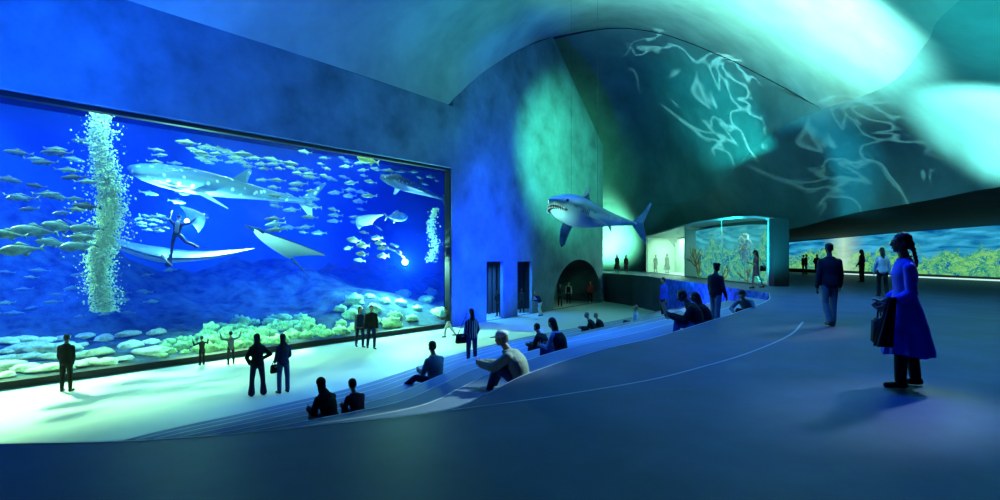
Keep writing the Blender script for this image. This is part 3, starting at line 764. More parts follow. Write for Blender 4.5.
# backlit mural on the far right wall, in two heights like the photo
def panel(name, p, q, z0, z1, z0b, z1b, m, th=.06):
    """flat panel from p to q on the ground plan, built in its own frame (x along, z up)"""
    L_ = (q-p).length; o = mobj(name, [(0, 0, z0), (L_, 0, z0b), (L_, 0, z1b), (0, 0, z1), (0, th, z0), (L_, th, z0b), (L_, th, z1b), (0, th, z1)],
        [(0, 1, 2, 3), (5, 4, 7, 6), (0, 4, 5, 1), (3, 2, 6, 7), (0, 3, 7, 4), (1, 5, 6, 2)], m)
    o.location = (p.x, p.y, 0); o.rotation_euler = (0, 0, math.atan2(q.y-p.y, q.x-p.x)); return o
wm = picture_mat('mural_print', MURAL_E, 3.7, (.02, .32, .55), (.0, .10, .34), (.01, .30, .20), (.16, .52, .16), (.0, .13, .34), (7.5, 2.6))
inn = -nm
mu = tag(panel('backlit_mural', ML+inn*.10+md*.2, ME+inn*.10, .35, 2.78, .12, 3.9, wm, .06), 'long backlit mural of an underwater garden on the far right wall', 'mural')
m_blackframe = m_black
fr_ = tag(panel('mural_frame', ML-md*.8+inn*.04, ML+md*7+inn*.04, 0, 3.1, .02, 3.15, m_blackframe, .05), 'black surround framing the far end of the long mural', 'frame')
m_led = bpy.data.materials.new('led_strip'); m_led.use_nodes = True; nt = m_led.node_tree; nt.nodes.clear()
o_ = nt.nodes.new('ShaderNodeOutputMaterial'); e_ = nt.nodes.new('ShaderNodeEmission'); e_.inputs[0].default_value = (.6, 1, .95, 1); e_.inputs[1].default_value = 1.0; nt.links.new(e_.outputs[0], o_.inputs[0])
tag(panel('light_strip', ML+md*7+inn*.3, ME+inn*.3, .0, .09, .0, .09, m_led, .05), 'pale light strip along the floor under the long mural', 'light strip')
gm = picture_mat('gallery_print', GAL_E, 9.2, (.05, .42, .50), (.01, .20, .34), (.03, .34, .28), (.12, .48, .26), (.0, .18, .36), None, 3.4, .45)
for i in range(4):
    p, q = V((backx[i], heights[i][0], 0)), V((backx[i+1], heights[i+1][0]-.08*(i == 3), 0)); t = (q-p).normalized(); s = V((-t.y, t.x, 0))*.09
    o = panel('gallery_mural', p+s, q+s, .06, heights[i][1]-.36, .06, heights[i+1][1]-.36, gm, .04)
    o['kind'] = 'thing'
    tag(o, ['nearest narrow panel of the garden mural inside the glass gallery, by the black pillar', 'second panel of the garden mural inside the glass gallery, behind the walking woman',
            'broad panel of the garden mural behind the white flower in the glass gallery', 'farthest panel of the garden mural in the glass gallery, by the pale room'][i], 'mural')

# exhibits in the gallery
m_tan = mat('tan_coral', (.50, .26, .10), .8, var=.4, scale=9)
m_petal = mat('white_petal', (.75, .85, .88), .5); m_yel = mat('flower_yellow', (.75, .5, .05), .6)
def branch_coral(name, label, loc, h, seed, lean=0, flat=1.0):
    rr = random.Random(seed); bm = bmesh.new()
    def grow(p, dr, L, r, lev):
        q = p+dr*L; m_ = p.lerp(q, .5)+V((rr.uniform(-.1, .1), rr.uniform(-.1, .1), 0))*L
        tube_bm(bm, [p, m_, q], [r, r*.85, r*.65], 6)
        if lev:
            for _ in range(3 if lev > 1 else 2):
                nd = (dr+V((rr.uniform(-.5, .5), rr.uniform(-.9, .9), rr.uniform(-.1, .6)*flat))).normalized(); grow(q, nd, L*rr.uniform(.6, .85), r*.6, lev-1)
    for k in range(3): grow(V((0, 0, 0)), V((rr.uniform(-.4, .4), rr.uniform(-.8, .8)+lean, .9*flat+.1)).normalized(), h*.4, h*.045, 3)
    zmin = min(v.co.z for v in bm.verts)
    for v in bm.verts: v.co.z -= zmin
    o = bobj(name, bm, m_tan); o.location = loc; return tag(o, label, 'coral')
branch_coral('branching_coral', 'tall tan branching coral standing where pale room meets garden mural', (13.95, 39.4, .06), 2.0, 4, .5)
branch_coral('branching_coral', 'smallest tan coral, low on the ledge left of the standing man with vest', (13.05, 37.0, .003), .55, 5, 0, .3)
branch_coral('branching_coral', 'low spreading tan coral behind the standing man with vest', (13.9, 34.8, .06), .9, 6, 0, .45)
branch_coral('branching_coral', 'low tangled tan coral below the white flower, left of the walking woman', (13.85, 31.3, .06), .85, 8, .3, .45)
fw = empty('giant_flower', (13.8, 31.6, 1.95)); fw.scale = (1.25, 1.25, 1.25); tag(fw, 'large white flower with yellow centre hanging inside the glass gallery', 'flower')
for k in range(7):
    a = 2*PI*k/7; bm = bmesh.new(); pts = []
    for i in range(15):
        b = 2*PI*i/14; u = .32-.30*math.cos(b); w_ = .22*math.sin(b)*(.6+u)
        pts.append((.05*math.sin(b*3), math.cos(a)*u-math.sin(a)*w_, math.sin(a)*u+math.cos(a)*w_))
    tube_bm(bm, pts, .05, 6); bobj('petal', bm, m_petal, fw)
bm = bmesh.new(); bmesh.ops.create_uvsphere(bm, u_segments=12, v_segments=8, radius=.13); bobj('flower_centre', bm, m_yel, fw, True)
bm = bmesh.new(); tube_bm(bm, [(0, 0, -.05), (.02, .03, -.9), (0, 0, -1.5)], .018, 6); bobj('stem', bm, m_petal, fw)
# ------------------------------------------------------------------ people
def fuse(prims, vox, smooth=3, extra=None):
    bm = bmesh.new()
    for p in prims: p(bm)
    me = bpy.data.meshes.new('tmp'); bm.to_mesh(me); bm.free()
    o = bpy.data.objects.new('tmp', me); COL.objects.link(o)
    m = o.modifiers.new('r', 'REMESH'); m.mode = 'VOXEL'; m.voxel_size = vox; m.use_smooth_shade = True
    if smooth:
        s = o.modifiers.new('s', 'SMOOTH'); s.iterations = smooth; s.factor = .5
    dg = bpy.context.evaluated_depsgraph_get()
    res = bpy.data.meshes.new_from_object(o.evaluated_get(dg))
    bpy.data.objects.remove(o); bpy.data.meshes.remove(me)
    res.materials.clear()
    return res
def basis(t):
    t = t.normalized(); a = t.cross(V((0, 0, 1)) if abs(t.z) < .9 else V((0, 1, 0))).normalized(); return a, t.cross(a), t
def cap(p0, r0, p1, r1, n=12):
    """tapered capsule as a primitive"""
    p0, p1 = V(p0), V(p1)
    def f(bm):
        a, b, t = basis(p1-p0) if (p1-p0).length > 1e-6 else basis(V((0, 0, 1)))
        rings = []
        for k in range(4):
            q = -PI/2*(1-k/4); rings.append((p0+t*r0*math.sin(q), r0*math.cos(q)+1e-4))
        rings += [(p0.lerp(p1, k/3), r0+(r1-r0)*k/3) for k in range(4)]
        for k in range(1, 5):
            q = PI/2*k/4; rings.append((p1+t*r1*math.sin(q), r1*math.cos(q)+1e-4))
        R = [[bm.verts.new(c+(a*math.cos(2*PI*i/n)+b*math.sin(2*PI*i/n))*r) for i in range(n)] for c, r in rings]
        for x, y in zip(R, R[1:]):
            for i in range(n): bm.faces.new((x[i], x[(i+1) % n], y[(i+1) % n], y[i]))
        bm.faces.new(R[0][::-1]); bm.faces.new(R[-1])
    return f
def elli(c, rad, M=None, sub=2):
    c = V(c)
    def f(bm):
        r = bmesh.ops.create_icosphere(bm, subdivisions=sub, radius=1)
        for v in r['verts']:
            q = V((v.co.x*rad[0], v.co.y*rad[1], v.co.z*rad[2])); v.co = c+(M @ q if M else q)
    return f
def loftp(rings, n=20):
    """rings: (centre, side vector, front vector) with half sizes already in the vectors"""
    def f(bm):
        R = [[bm.verts.new(c+a*math.cos(2*PI*i/n)+b*math.sin(2*PI*i/n)) for i in range(n)] for c, a, b in rings]
        for x, y in zip(R, R[1:]):
            for i in range(n): bm.faces.new((x[i], x[(i+1) % n], y[(i+1) % n], y[i]))
        bm.faces.new(R[0][::-1]); bm.faces.new(R[-1])
    return f

SKIN = {k: mat('skin_'+k, c, .55, var=.08, scale=8) for k, c in (('light', (.48, .30, .21)), ('tan', (.34, .19, .12)), ('dark', (.09, .05, .035)))}
def cloth(name, col, rough=.85, var=.15, scale=14): return mat('cloth_'+name, col, rough, var=var, scale=scale, bump=.25, bscale=26, spec=.2)
BLK = cloth('black', (.010, .011, .014)); CHAR = cloth('charcoal', (.028, .03, .036)); NAVY = cloth('navy', (.012, .02, .07)); DENIM = cloth('denim', (.035, .075, .22), var=.3)
WHT = cloth('white', (.62, .66, .66)); GRN = cloth('olive', (.32, .38, .31)); KHA = cloth('khaki', (.30, .25, .17)); BRN = cloth('brown', (.045, .034, .028)); GREY = cloth('grey', (.16, .18, .20))
MAR = cloth('maroon', (.10, .02, .03)); RED = cloth('red', (.30, .03, .03)); COB = cloth('cobalt', (.02, .08, .85), .6, var=.12, scale=6); TEALC = cloth('grey_green', (.13, .22, .24)); ROSE = cloth('rose', (.22, .09, .09))
LIL = cloth('pale_lilac', (.48, .46, .62), var=.3); CREAM = cloth('cream', (.88, .90, .82)); PALEB = cloth('pale_blue', (.18, .32, .55))
STRIPE = cloth('striped', (.16, .18, .20))
_nt = STRIPE.node_tree; _w = _nt.nodes.new('ShaderNodeTexWave'); _w.inputs['Scale'].default_value = 5; _w.bands_direction = 'X'
_r = _nt.nodes.new('ShaderNodeValToRGB'); _r.color_ramp.interpolation = 'CONSTANT'; _r.color_ramp.elements[0].color = (.03, .04, .07, 1); _r.color_ramp.elements[1].position = .6; _r.color_ramp.elements[1].color = (.42, .48, .52, 1)
_t = _nt.nodes.new('ShaderNodeTexCoord'); _nt.links.new(_t.outputs['Object'], _w.inputs['Vector']); _nt.links.new(_w.outputs['Fac'], _r.inputs['Fac']); _nt.links.new(_r.outputs['Color'], _nt.nodes['Principled BSDF'].inputs['Base Color'])
HAIR = {'black': mat('hair_black', (.008, .007, .008), .45, bump=.5, bscale=60), 'brown': mat('hair_brown', (.035, .02, .012), .5, bump=.5, bscale=60), 'blond': mat('hair_blond', (.28, .20, .10), .5, bump=.5, bscale=60), 'grey': mat('hair_grey', (.20, .2, .2), .5, bump=.5, bscale=60)}
SHOE = mat('shoe_black', (.012, .012, .014), .4); SHOEB = mat('shoe_brown', (.08, .04, .025), .5); EYEW = mat('eye_white', (.6, .6, .58), .3); LIP = mat('lip', (.28, .10, .09), .5)

def person(label, foot, yaw, h=1.72, base='stand', skin='tan', female=False, lean=0, roll=0, twist=0, hunch=0.0, thigh=((-.06, .02, -1), (.06, .02, -1)), shin=None,
           uarm=((-.18, -.03, -1), (.18, -.03, -1)), farm=((-.05, .15, -1), (.05, .15, -1)), head=(0, 0), top=None, sleeve=1.0, bottom=None, flare=0.0, skirt=None, coat=None,
           hair=('short', 'black'), scarf=None, hat=None, shoe=SHOE, curl=.5, vox=.013, name='person', cat='person', group=None, topw=0.0, vest=None, toes=None, feet_out=.15, lift=0, foot_dirs=None, kid=False, top_z=None):
    """foot: point the figure rests on; yaw: heading (radians, 0 looks along +Y, positive to the left)"""
    k = h/1.75
    root = empty(name, foot, yaw); tag(root, label, cat, group)
    X, Y, Z = V((1, 0, 0)), V((0, 1, 0)), V((0, 0, 1))
    N = lambda t: V(t).normalized()
    R = Matrix.Rotation(math.radians(twist), 3, 'Z') @ Matrix.Rotation(math.radians(roll), 3, 'Y') @ Matrix.Rotation(math.radians(-lean), 3, 'X')
    pel = V((0, 0, .94))
    hw = .093 if female else .088; sw_ = .158 if female else .180
    hs = 1.16 if kid else 1.0
    def T3(z, f=0):            # point of the spine above the pelvis, curved forward by the hunch
        return pel+R @ V((0, -.0+f+hunch*(z/.55)**2*.30, z-hunch*.10*(z/.55)**2))
    waist, chest, shl, nb = T3(.15), T3(.34), T3(.48), T3(.545)
    nk = nb+(R @ V((0, .025+hunch*.10, .074)))
    hR = R @ Matrix.Rotation(math.radians(head[0]), 3, 'Z') @ Matrix.Rotation(math.radians(-head[1]), 3, 'X') if base != 'x' else R
    hc = nk+hR @ V((0, .025, .105*hs))
    if shin is None: shin = ((0, -.03, -1), (0, -.03, -1))
    L = []
    for i, s in enumerate((-1, 1)):
        hip = pel+V((s*hw, 0, -.02)); kn = hip+N(thigh[i])*.43; an = kn+N(shin[i])*.40
        fd = N(foot_dirs[i]) if foot_dirs else N((s*feet_out, 1, 0))
        L.append((hip, kn, an, fd))
    Ar = []
    for i, s in enumerate((-1, 1)):
        sh = shl+R @ V((s*sw_, 0, -.042)); el = sh+N(uarm[i])*.285; wr = el+N(farm[i])*.25
        Ar.append((sh, el, wr, N(farm[i])))
    zb = min(an.z-.098 for hip, kn, an, fd in L) if base == 'stand' else (pel.z-.128 if base == 'sit' else pel.z)
    if top_z: k = top_z/(hc.z+(hR @ V((0, -.02, .128*hs))).z-zb)
    # ---- primitive sets
    fw = 1.0
    def torso(e, z0=-.10, z1=.56):
        prof = [(-.12, .12, .095), (-.05, .168 if female else .158, .122 if female else .112), (.04, .158 if female else .150, .112), (.15, .128 if female else .140, .095), (.26, .142 if female else .158, .108), (.36, .152 if female else .172, .115), (.44, .142 if female else .160, .100), (.50, .105, .080), (.55, .06, .06)]
        rg = []
        for z, a, b in prof:
            if z0-.02 <= z <= z1+.02: rg.append((T3(z), R @ (X*(a+e)), R @ (Y*(b+e))))
        return [loftp(rg)]
    def arms(e, frac=1.0):
        out = []
        for sh, el, wr, f in Ar:
            out += [cap(shl.lerp(sh, .4), .052+e*.5, sh, .046+e), cap(nb-R @ V((0, 0, .02)), .042+e*.4, sh, .034+e*.8)]
            u = min(1, frac*2); out.append(cap(sh, .048+e, sh.lerp(el, u), .048+(.040-.048)*u+e))
            if frac > .5:
                v_ = (frac-.5)*2; out.append(cap(el, .040+e, el.lerp(wr, v_), .040+(.029-.040)*v_+e))
        return out
    def legs(e, frac=1.0, fl=0.0):
        out = [elli(pel+V((0, 0, -.03)), (.155+e, .108+e, .10+e))]
        for hip, kn, an, fd in L:
            out.append(cap(hip, .082+e, kn, .055+e*1.0))
            mid = kn.lerp(an, .35)
            out += [cap(kn, .054+e, mid, .053+e), cap(mid, .053+e, kn.lerp(an, frac), .038+e+fl)]
        return out
    def hand(i):
        sh, el, wr, f = Ar[i]; s = (-1, 1)[i]
        nrm = V((-s, 0, 0)); nrm = nrm-f*nrm.dot(f)
        if nrm.length < .2: nrm = V((0, 0, -1))-f*(-f.z)
        nrm.normalize(); side = f.cross(nrm).normalized()
        if side.y < 0 or (abs(side.y) < .2 and side.z < 0): side = -side     # thumb side looks forward / up
        out = [cap(wr-f*.03, .027, wr+f*.02, .026)]
        M = Matrix((side, f, nrm)).transposed()
        out.append(elli(wr+f*.055, (.040, .050, .016), M))
        for j, (o_, l_) in enumerate(((.030, .070), (.010, .080), (-.010, .074), (-.029, .058))):
            b0 = wr+f*.092+side*o_; c1 = curl*(.75+.12*j)
            d1 = (f*math.cos(c1*.7)+nrm*math.sin(c1*.7)+side*o_*2).normalized(); d2_ = (f*math.cos(c1*1.7)+nrm*math.sin(c1*1.7)).normalized()
            b1 = b0+d1*l_*.52; out += [cap(b0-f*.015, .0098, b1, .0092, 8), cap(b1, .0092, b1+d2_*l_*.48, .0078, 8)]
        t0 = wr+f*.028+side*.032; t1 = t0+(side*.75+f*.6+nrm*.25).normalized()*.042; out += [cap(wr+f*.02+side*.012, .015, t0, .0135, 8), cap(t0, .0125, t1, .0105, 8), cap(t1, .0105, t1+(f*.85+side*.3+nrm*.3).normalized()*.03, .0085, 8)]
        return out
    def hp(x, y, z): return hc+hR @ V((x*hs, y*hs, z*hs))
    hr = lambda a, b, c: (a*hs, b*hs, c*hs)
    headp = [elli(hp(0, -.012, .03), hr(.076, .093, .088), hR), elli(hp(0, .022, -.035), hr(.058, .066, .078), hR), elli(hp(0, .05, -.088), hr(.030, .03, .022), hR),
             cap(hp(0, .088, .012), .009*hs, hp(0, .102, -.028), .013*hs, 8), elli(hp(-.079, -.01, -.012), hr(.010, .022, .032), hR), elli(hp(.079, -.01, -.012), hr(.010, .022, .032), hR),
             cap(hp(-.028, .082, .025), .011*hs, hp(.028, .082, .025), .011*hs, 8), cap(nb-R @ V((0, 0, .03)), .060, nk+R @ V((0, .01, .03)), .052)]
    body = torso(0)+arms(0)+legs(0)+headp
    for hip, kn, an, fd in L:
        body += [cap(an, .038, an+fd*.02-Z*.045, .036), cap(an-Z*.055-fd*.035, .03, an-Z*.062+fd*.13, .026)]
    me = fuse(body, vox, 3)
    mh = fuse(hand(0)+hand(1), .0055, 1)
    bm = bmesh.new(); bm.from_mesh(me); bm.from_mesh(mh); bpy.data.meshes.remove(me); bpy.data.meshes.remove(mh)
    bo = bobj('body', bm, SKIN[skin], root, True)
    parts = [bo]
    def add(nm, prims, m, vx=None, sm=3, parent=root):
        o = link(nm, fuse(prims, vx or vox, sm), m, parent, True); parts.append(o); return o
    if bottom: add('trousers', legs(.016, .98, flare)+torso(.012, -.1, .10), bottom)
    if skirt:
        m_, z1, w1 = skirt; rg = []
        dr = (N(thigh[0])+N(thigh[1])).normalized()
        p0 = T3(.12); p1 = pel+dr*z1
        rip = 9
        def f(bm, p0=p0, p1=p1):
            n = 72; R_ = []
            for j in range(13):
                t = j/12; c = p0.lerp(p1, t); a = .15+(w1-.15)*t**.8; b = .11+(w1*.78-.11)*t**.8
                R_.append([bm.verts.new(c+X*a*math.cos(2*PI*i/n)*(1+.05*t*math.sin(rip*2*PI*i/n))+Y*b*math.sin(2*PI*i/n)*(1+.07*t*math.sin(rip*2*PI*i/n+1))) for i in range(n)])
            for x, y in zip(R_, R_[1:]):
                for i in range(n): bm.faces.new((x[i], x[(i+1) % n], y[(i+1) % n], y[i]))
            bm.faces.new(R_[0][::-1]); bm.faces.new(R_[-1])
        add('skirt', [f], m_)
    if top: add('shirt' if not coat else 'jacket', torso(.016+topw, -.10 if not coat else -.14)+arms(.014+topw*.6, sleeve), top)
    if vest: add('vest', torso(.030, -.06, .5), vest)
    for i, (hip, kn, an, fd) in enumerate(L):
        sl = V((0, 0, -1))
        add('shoe', [cap(an-Z*.03-fd*.02, .047, an-Z*.05, .046), cap(an-Z*.055-fd*.04, .040, an-Z*.062+fd*.14, .036), elli(an-Z*.062+fd*.12, (.043, .05, .033))], shoe, .012, 2)
    # hair / headwear
    if hair:
        st, hcname = hair; hm = HAIR[hcname]
        pr = [elli(hp(0, -.022, .040), hr(.086, .098, .092), hR), elli(hp(0, -.045, .0), hr(.082, .072, .085), hR)]
        if st == 'long': pr += [cap(hp(0, -.06, .02), .075*hs, hp(0, -.095, -.14), .075), cap(hp(0, -.095, -.14), .075, hp(0, -.12, -.32), .05)]
        if st == 'bob': pr += [cap(hp(-.05, -.03, 0), .05, hp(-.055, -.03, -.11), .045), cap(hp(.05, -.03, 0), .05, hp(.055, -.03, -.11), .045), cap(hp(0, -.06, .0), .07, hp(0, -.06, -.10), .06)]
        if st == 'braid':
            pr += [elli(hp(0, -.09, -.02), hr(.06, .05, .06), hR)]
            q = hp(.0, -.12, -.05)
            for j in range(9):
                q2 = q+hR @ V((.018, -.018 if j < 4 else .008, -.045)); pr.append(elli((q+q2)/2, (.030-.0016*j, .028-.0016*j, .034))); q = q2
        add('hair', pr, hm)
    if scarf:
        add('headscarf', [elli(hp(0, -.018, .030), hr(.093, .106, .104), hR), elli(hp(0, -.035, -.05), hr(.085, .08, .09), hR), cap(nk, .075, nb, .10), elli(shl+R @ V((0, .0, .0)), (.17, .115, .085), R), elli(T3(.36, -.03), (.15, .11, .14), R)], scarf)
    if hat:
        kind, hm = hat
        pr = [elli(hp(0, -.014, .062), hr(.092, .108, .074), hR), elli(hp(0, -.014, .03), hr(.090, .106, .03), hR)]
        if kind == 'cap': pr += [elli(hp(0, .12, .038), hr(.068, .075, .012), hR)]
        if kind == 'brim': pr += [elli(hp(0, -.01, .03), hr(.15, .165, .012), hR)]
        if kind == 'beret': pr = [elli(hp(0, -.01, .085), hr(.105, .115, .042), hR), elli(hp(0, -.014, .055), hr(.090, .106, .03), hR)]
        add('cap', pr, hm, .010)
    for s in (-1, 1):
        bm = bmesh.new(); bmesh.ops.create_uvsphere(bm, u_segments=8, v_segments=6, radius=.0115*hs)
        for v in bm.verts: v.co += hp(s*.031, .079, .004)
        parts.append(bobj('eye', bm, EYEW, root, True))
    bm = bmesh.new(); bmesh.ops.create_icosphere(bm, subdivisions=2, radius=1)
    for v in bm.verts: v.co = hp(0, .086, -.062)+hR @ V((v.co.x*.024, v.co.y*.008, v.co.z*.008))
    parts.append(bobj('mouth', bm, LIP, root, True))
    # rest the figure on its support
    z0 = zb
    # feet carry the figure: centre the root under them when standing
    cx = V((0, 0, 0))
    if base == 'stand': cx = sum((V((an.x, an.y, 0)) for hip, kn, an, fd in L), V())/2
    for o in parts:
        for v in o.data.vertices: v.co = (v.co-V((cx.x, cx.y, z0-lift/k)))*k
    root['_j'] = 0; del root['_j']
    return root, (lambda p: V(foot)+Matrix.Rotation(yaw, 3, 'Z') @ ((V(p)-V((cx.x, cx.y, z0-lift/k)))*k)), dict(L=L, A=Ar, head=hc, hR=hR, pel=pel, shl=shl)

TANKYAW = math.atan2(-nin.x, nin.y)         # heading that faces the glass
CAMYAW = PI
def vx(p): return max(.009, min(.017, p.y/F*.85))
def lowp(x, y): return gnd(x, y, LOW)
def hpx(p, px_h): return px_h*p.y/F

# --- on the pale lower floor
def P(label, p, yaw, hp_, **kw):
    kw.setdefault('vox', vx(p)); return person(label, p, yaw, hp_, **kw)
STR = dict(thigh=((-.05, .03, -1), (.05, .03, -1)), shin=((-.02, -.05, -1), (.02, -.05, -1)))
p = lowp(66, 391.5)
P('man in black standing alone close to the glass at the far left', p, TANKYAW-.75, hpx(p, 56), top=BLK, topw=.012, bottom=BLK, skin='dark', uarm=((-.08, .0, -1), (.08, .02, -1)), farm=((.25, .35, -1), (-.25, .35, -1)), **STR)
p = lowp(202, 365)
P('small child by the glass with bent arms raised to shoulder height', p, TANKYAW+.1, hpx(p, 28), top=CHAR, bottom=BLK, kid=True, hair=('short', 'brown'), uarm=((-.85, .35, -.35), (.85, .35, -.25)), farm=((-.15, .35, 1), (.2, .3, 1)), curl=.2)
p = lowp(231, 364.5)
P('child in grey top cheering at the glass with both arms high', p, TANKYAW-.15, hpx(p, 32), top=GREY, bottom=CHAR, kid=True, thigh=((-.1, .02, -1), (.12, .02, -1)), uarm=((-.95, .1, .2), (.95, .1, .25)), farm=((-.25, .1, 1), (.3, .1, 1)), curl=.15)
p = lowp(257.5, 396)
P('woman in dark hooded top and flared jeans, left hand on hip', p, TANKYAW-.25, hpx(p, 61), female=True, top=BLK, topw=.01, bottom=NAVY, flare=.045, scarf=BLK, hair=None, thigh=((-.10, .05, -1), (.13, -.02, -1)), shin=((-.04, 0, -1), (.05, 0, -1)),
  uarm=((-.45, .05, -1), (.75, -.2, -.8)), farm=((.45, .45, -.9), (-.75, .45, -.5)))
p = lowp(283.5, 393)
P('woman in blue jeans with dark hood standing beside the flared-jeans woman', p, TANKYAW-.05, hpx(p, 58), female=True, top=NAVY, bottom=DENIM, scarf=CHAR, hair=None, flare=.012, thigh=((-.05, .05, -1), (.07, -.05, -1)), uarm=((-.22, .0, -1), (.3, .1, -1)), farm=((.2, .7, -.7), (-.2, .8, -.6)))
def bag(label, at, w, h_, t, m, strap=.25, yaw=0, nm='handbag', cat='bag', strap_name='strap', shoulder=None):
    r = empty(nm, at, yaw); tag(r, label, cat)
    bm = bmesh.new(); box_bm(bm, (-w/2, -t/2, -h_), (w/2, t/2, 0)); bmesh.ops.bevel(bm, geom=bm.edges[:], offset=min(t, w, h_)*.22, segments=3, affect='EDGES')
    for v in bm.verts:
        if v.co.z < -h_*.5: v.co.x *= 1.12; v.co.y *= 1.12
    bobj('body', bm, m, r, True)
    bm = bmesh.new(); pts = [(w*.36*math.cos(PI*i/12), 0, -.02+strap*math.sin(PI*i/12)) for i in range(13)]
    if shoulder is not None:
        s = Matrix.Rotation(-yaw, 3, 'Z') @ (V(shoulder)-V(at)); pts = [(-w*.4, 0, -.02), tuple(s+V((-.02, -.05, .0))), tuple(s+V((.0, .05, .0))), (w*.4, 0, -.02)]
    tube_bm(bm, pts, .009, 6); bobj(strap_name, bm, m, r, True)
    bmc = bmesh.new(); box_bm(bmc, (-w*.12, -t/2-.012, -h_*.3), (w*.12, -t/2+.005, -h_*.18)); bobj('clasp', bmc, m_mull, r)
    return r
q, W_, J = None, None, None
bag('small black shoulder bag hanging at the left hip of the woman in blue jeans', p+V((-.22, -.06, .82)), .24, .24, .09, BLK, yaw=TANKYAW, shoulder=p+V((-.12, .02, 1.36)))
p = lowp(359.5, 347)
P('woman in dark overalls of the couple walking along the glass', p, CAMYAW+.6, hpx(p, 40), female=True, top=GREY, bottom=NAVY, vest=NAVY, hair=('long', 'black'), thigh=((-.02, .22, -1), (.02, -.22, -1)), shin=((0, -.02, -1), (0, -.25, -1)))
p = lowp(371, 348.5)
P('man in black jacket of the couple walking along the glass', p, CAMYAW+.45, hpx(p, 43), top=BLK, topw=.012, bottom=NAVY, thigh=((-.02, .28, -1), (.03, -.2, -1)), shin=((0, .05, -1), (0, -.35, -1)))
p = lowp(450, 337)
P('person in white trousers striding past the right end of the glass', p, PI/2+.2, hpx(p, 29)*1.06, top=CHAR, bottom=WHT, hair=('short', 'black'), lean=10, thigh=((-.02, .5, -1), (.02, -.35, -1)), shin=((0, .1, -1), (0, -.75, -1)), uarm=((-.1, .4, -1), (.1, .5, -1)), farm=((0, 1, -.1), (0, 1, -.05)), shoe=SHOE)
hb = gnd(450, 337, LOW)
# papers held by the striding person
bm = bmesh.new(); box_bm(bm, (-.12, -.16, 0), (.12, .16, .012))
o = bobj('folder', bm, WHT); o.location = hb+V((-.58, .0, 1.02)); o.rotation_euler = (0, .5, .3); tag(o, 'white folder held out in front by the person in white trousers', 'folder')

# --- doorways and arch
def wallside(x, y, w):
    """ground point under pixel column x at distance w behind the back wall plane"""
    r = V(((x-500)/F, 1, 0)); t = (B+w*nin2-V((0, 0, 0))).dot(nin2)/r.dot(nin2); return V((r.x*t, t, LOW))
p = wallside(498.5, 317, .9); P('dark figure standing inside the left doorway slot of the back wall', p, CAMYAW-.6, 1.72, top=BLK, bottom=BLK, skin='dark', uarm=((-.4, .1, -1), (.3, .1, -1)), farm=((.5, .6, -.6), (-.5, .6, -.3)))
p = wallside(522, 312, .9); P('dark figure standing inside the doorway slot nearer the arch', p, CAMYAW-.3, 1.66, top=BLK, bottom=BLK, skin='dark', hair=('long', 'black'), female=True)
p = wallside(541, 316, -1.2); P('stooping man in white trousers carrying a child past the doorways', p, PI/2+.5, 1.72, top=NAVY, bottom=WHT, hair=('short', 'blond'), lean=24, hunch=.25, thigh=((-.03, .42, -1), (.03, -.1, -1)), shin=((0, -.2, -1), (0, -.45, -1)), uarm=((-.2, .6, -1), (.2, .6, -1)), farm=((.3, 1, .1), (-.3, 1, .1)), head=(0, -10))
cp = p+Matrix.Rotation(PI/2+.5, 3, 'Z') @ V((0, .50, .92))
person('small child in pale blue clothes held by the stooping man', cp, -PI/2+.6, .86, base='sit', kid=True, top=PALEB, bottom=PALEB, hair=('short', 'brown'), thigh=((-.3, .9, -.4), (.3, .9, -.4)), shin=((0, .1, -1), (0, .1, -1)), uarm=((-.3, .6, -.5), (.3, .6, -.5)), farm=((0, 1, 0), (0, 1, 0)), vox=.013)
p = wallside(560, 305, 1.0); P('person in dark clothes at the left side of the arch', p, CAMYAW+.2, 1.66, top=CHAR, bottom=BLK, hair=('short', 'grey'), uarm=((-.3, .2, -1), (.2, .1, -1)), farm=((.2, .9, -.1), (-.3, .6, -.6)))
p = wallside(568.5, 305, 1.6); P('person in open white jacket and black clothes in the middle of the arch', p, CAMYAW+.05, 1.72, top=WHT, bottom=BLK, vest=BLK, coat=True, skin='light')
p = wallside(590, 306, .5); P('person in red and black top at the right side of the arch', p, CAMYAW-.1, 1.75, top=RED, bottom=BLK, hair=('short', 'black'), uarm=((-.3, .0, -1), (.3, 0, -1)), farm=((.4, .5, -.6), (-.4, .5, -.6)))

# --- on the steps
SITD = dict(base='sit', thigh=((-.12, 1, .22), (.12, 1, .22)), shin=((0, .12, -1), (0, .12, -1)), hunch=.45, lean=6, uarm=((-.15, .35, -1), (.15, .35, -1)), farm=((.2, .9, .1), (-.2, .9, .1)))
def sit(label, x, ytop, k, yaw, inset=.45, **kw):
    """seat a figure on tread k+1 in pixel column x, its head reaching up to ytop"""
    p = tread_at(x, k, inset); tz = EYE-(ytop-HY)/F*p.y-p.z
    k2 = dict(SITD); k2.update(kw); k2['top_z'] = tz
    return p, P(label, p, yaw, 1.7, **k2)
p6, _ = sit('seated person in black headscarf on the left end of the steps', 330, 379, 2, TANKYAW, female=True, top=BLK, topw=.02, hair=None, scarf=BLK, skirt=(LIL, .5, .27), hunch=.5)
p7, _ = sit('seated child in dark maroon top next to the person in the black headscarf', 358, 380, 2, TANKYAW-.15, top=MAR, bottom=CHAR, topw=.015, hair=('short', 'black'), kid=True)
p10, _ = sit('seated man in grey-green shirt leaning on the steps, left leg stretched out', 436, 341, 3, TANKYAW-.1, top=TEALC, topw=.012, bottom=NAVY, thigh=((-.35, 1, .1), (.2, 1, .3)), shin=((-.25, .75, -.55), (0, .1, -1)), lean=-2, hunch=.3)
p = tread_at(472, 4, .5)
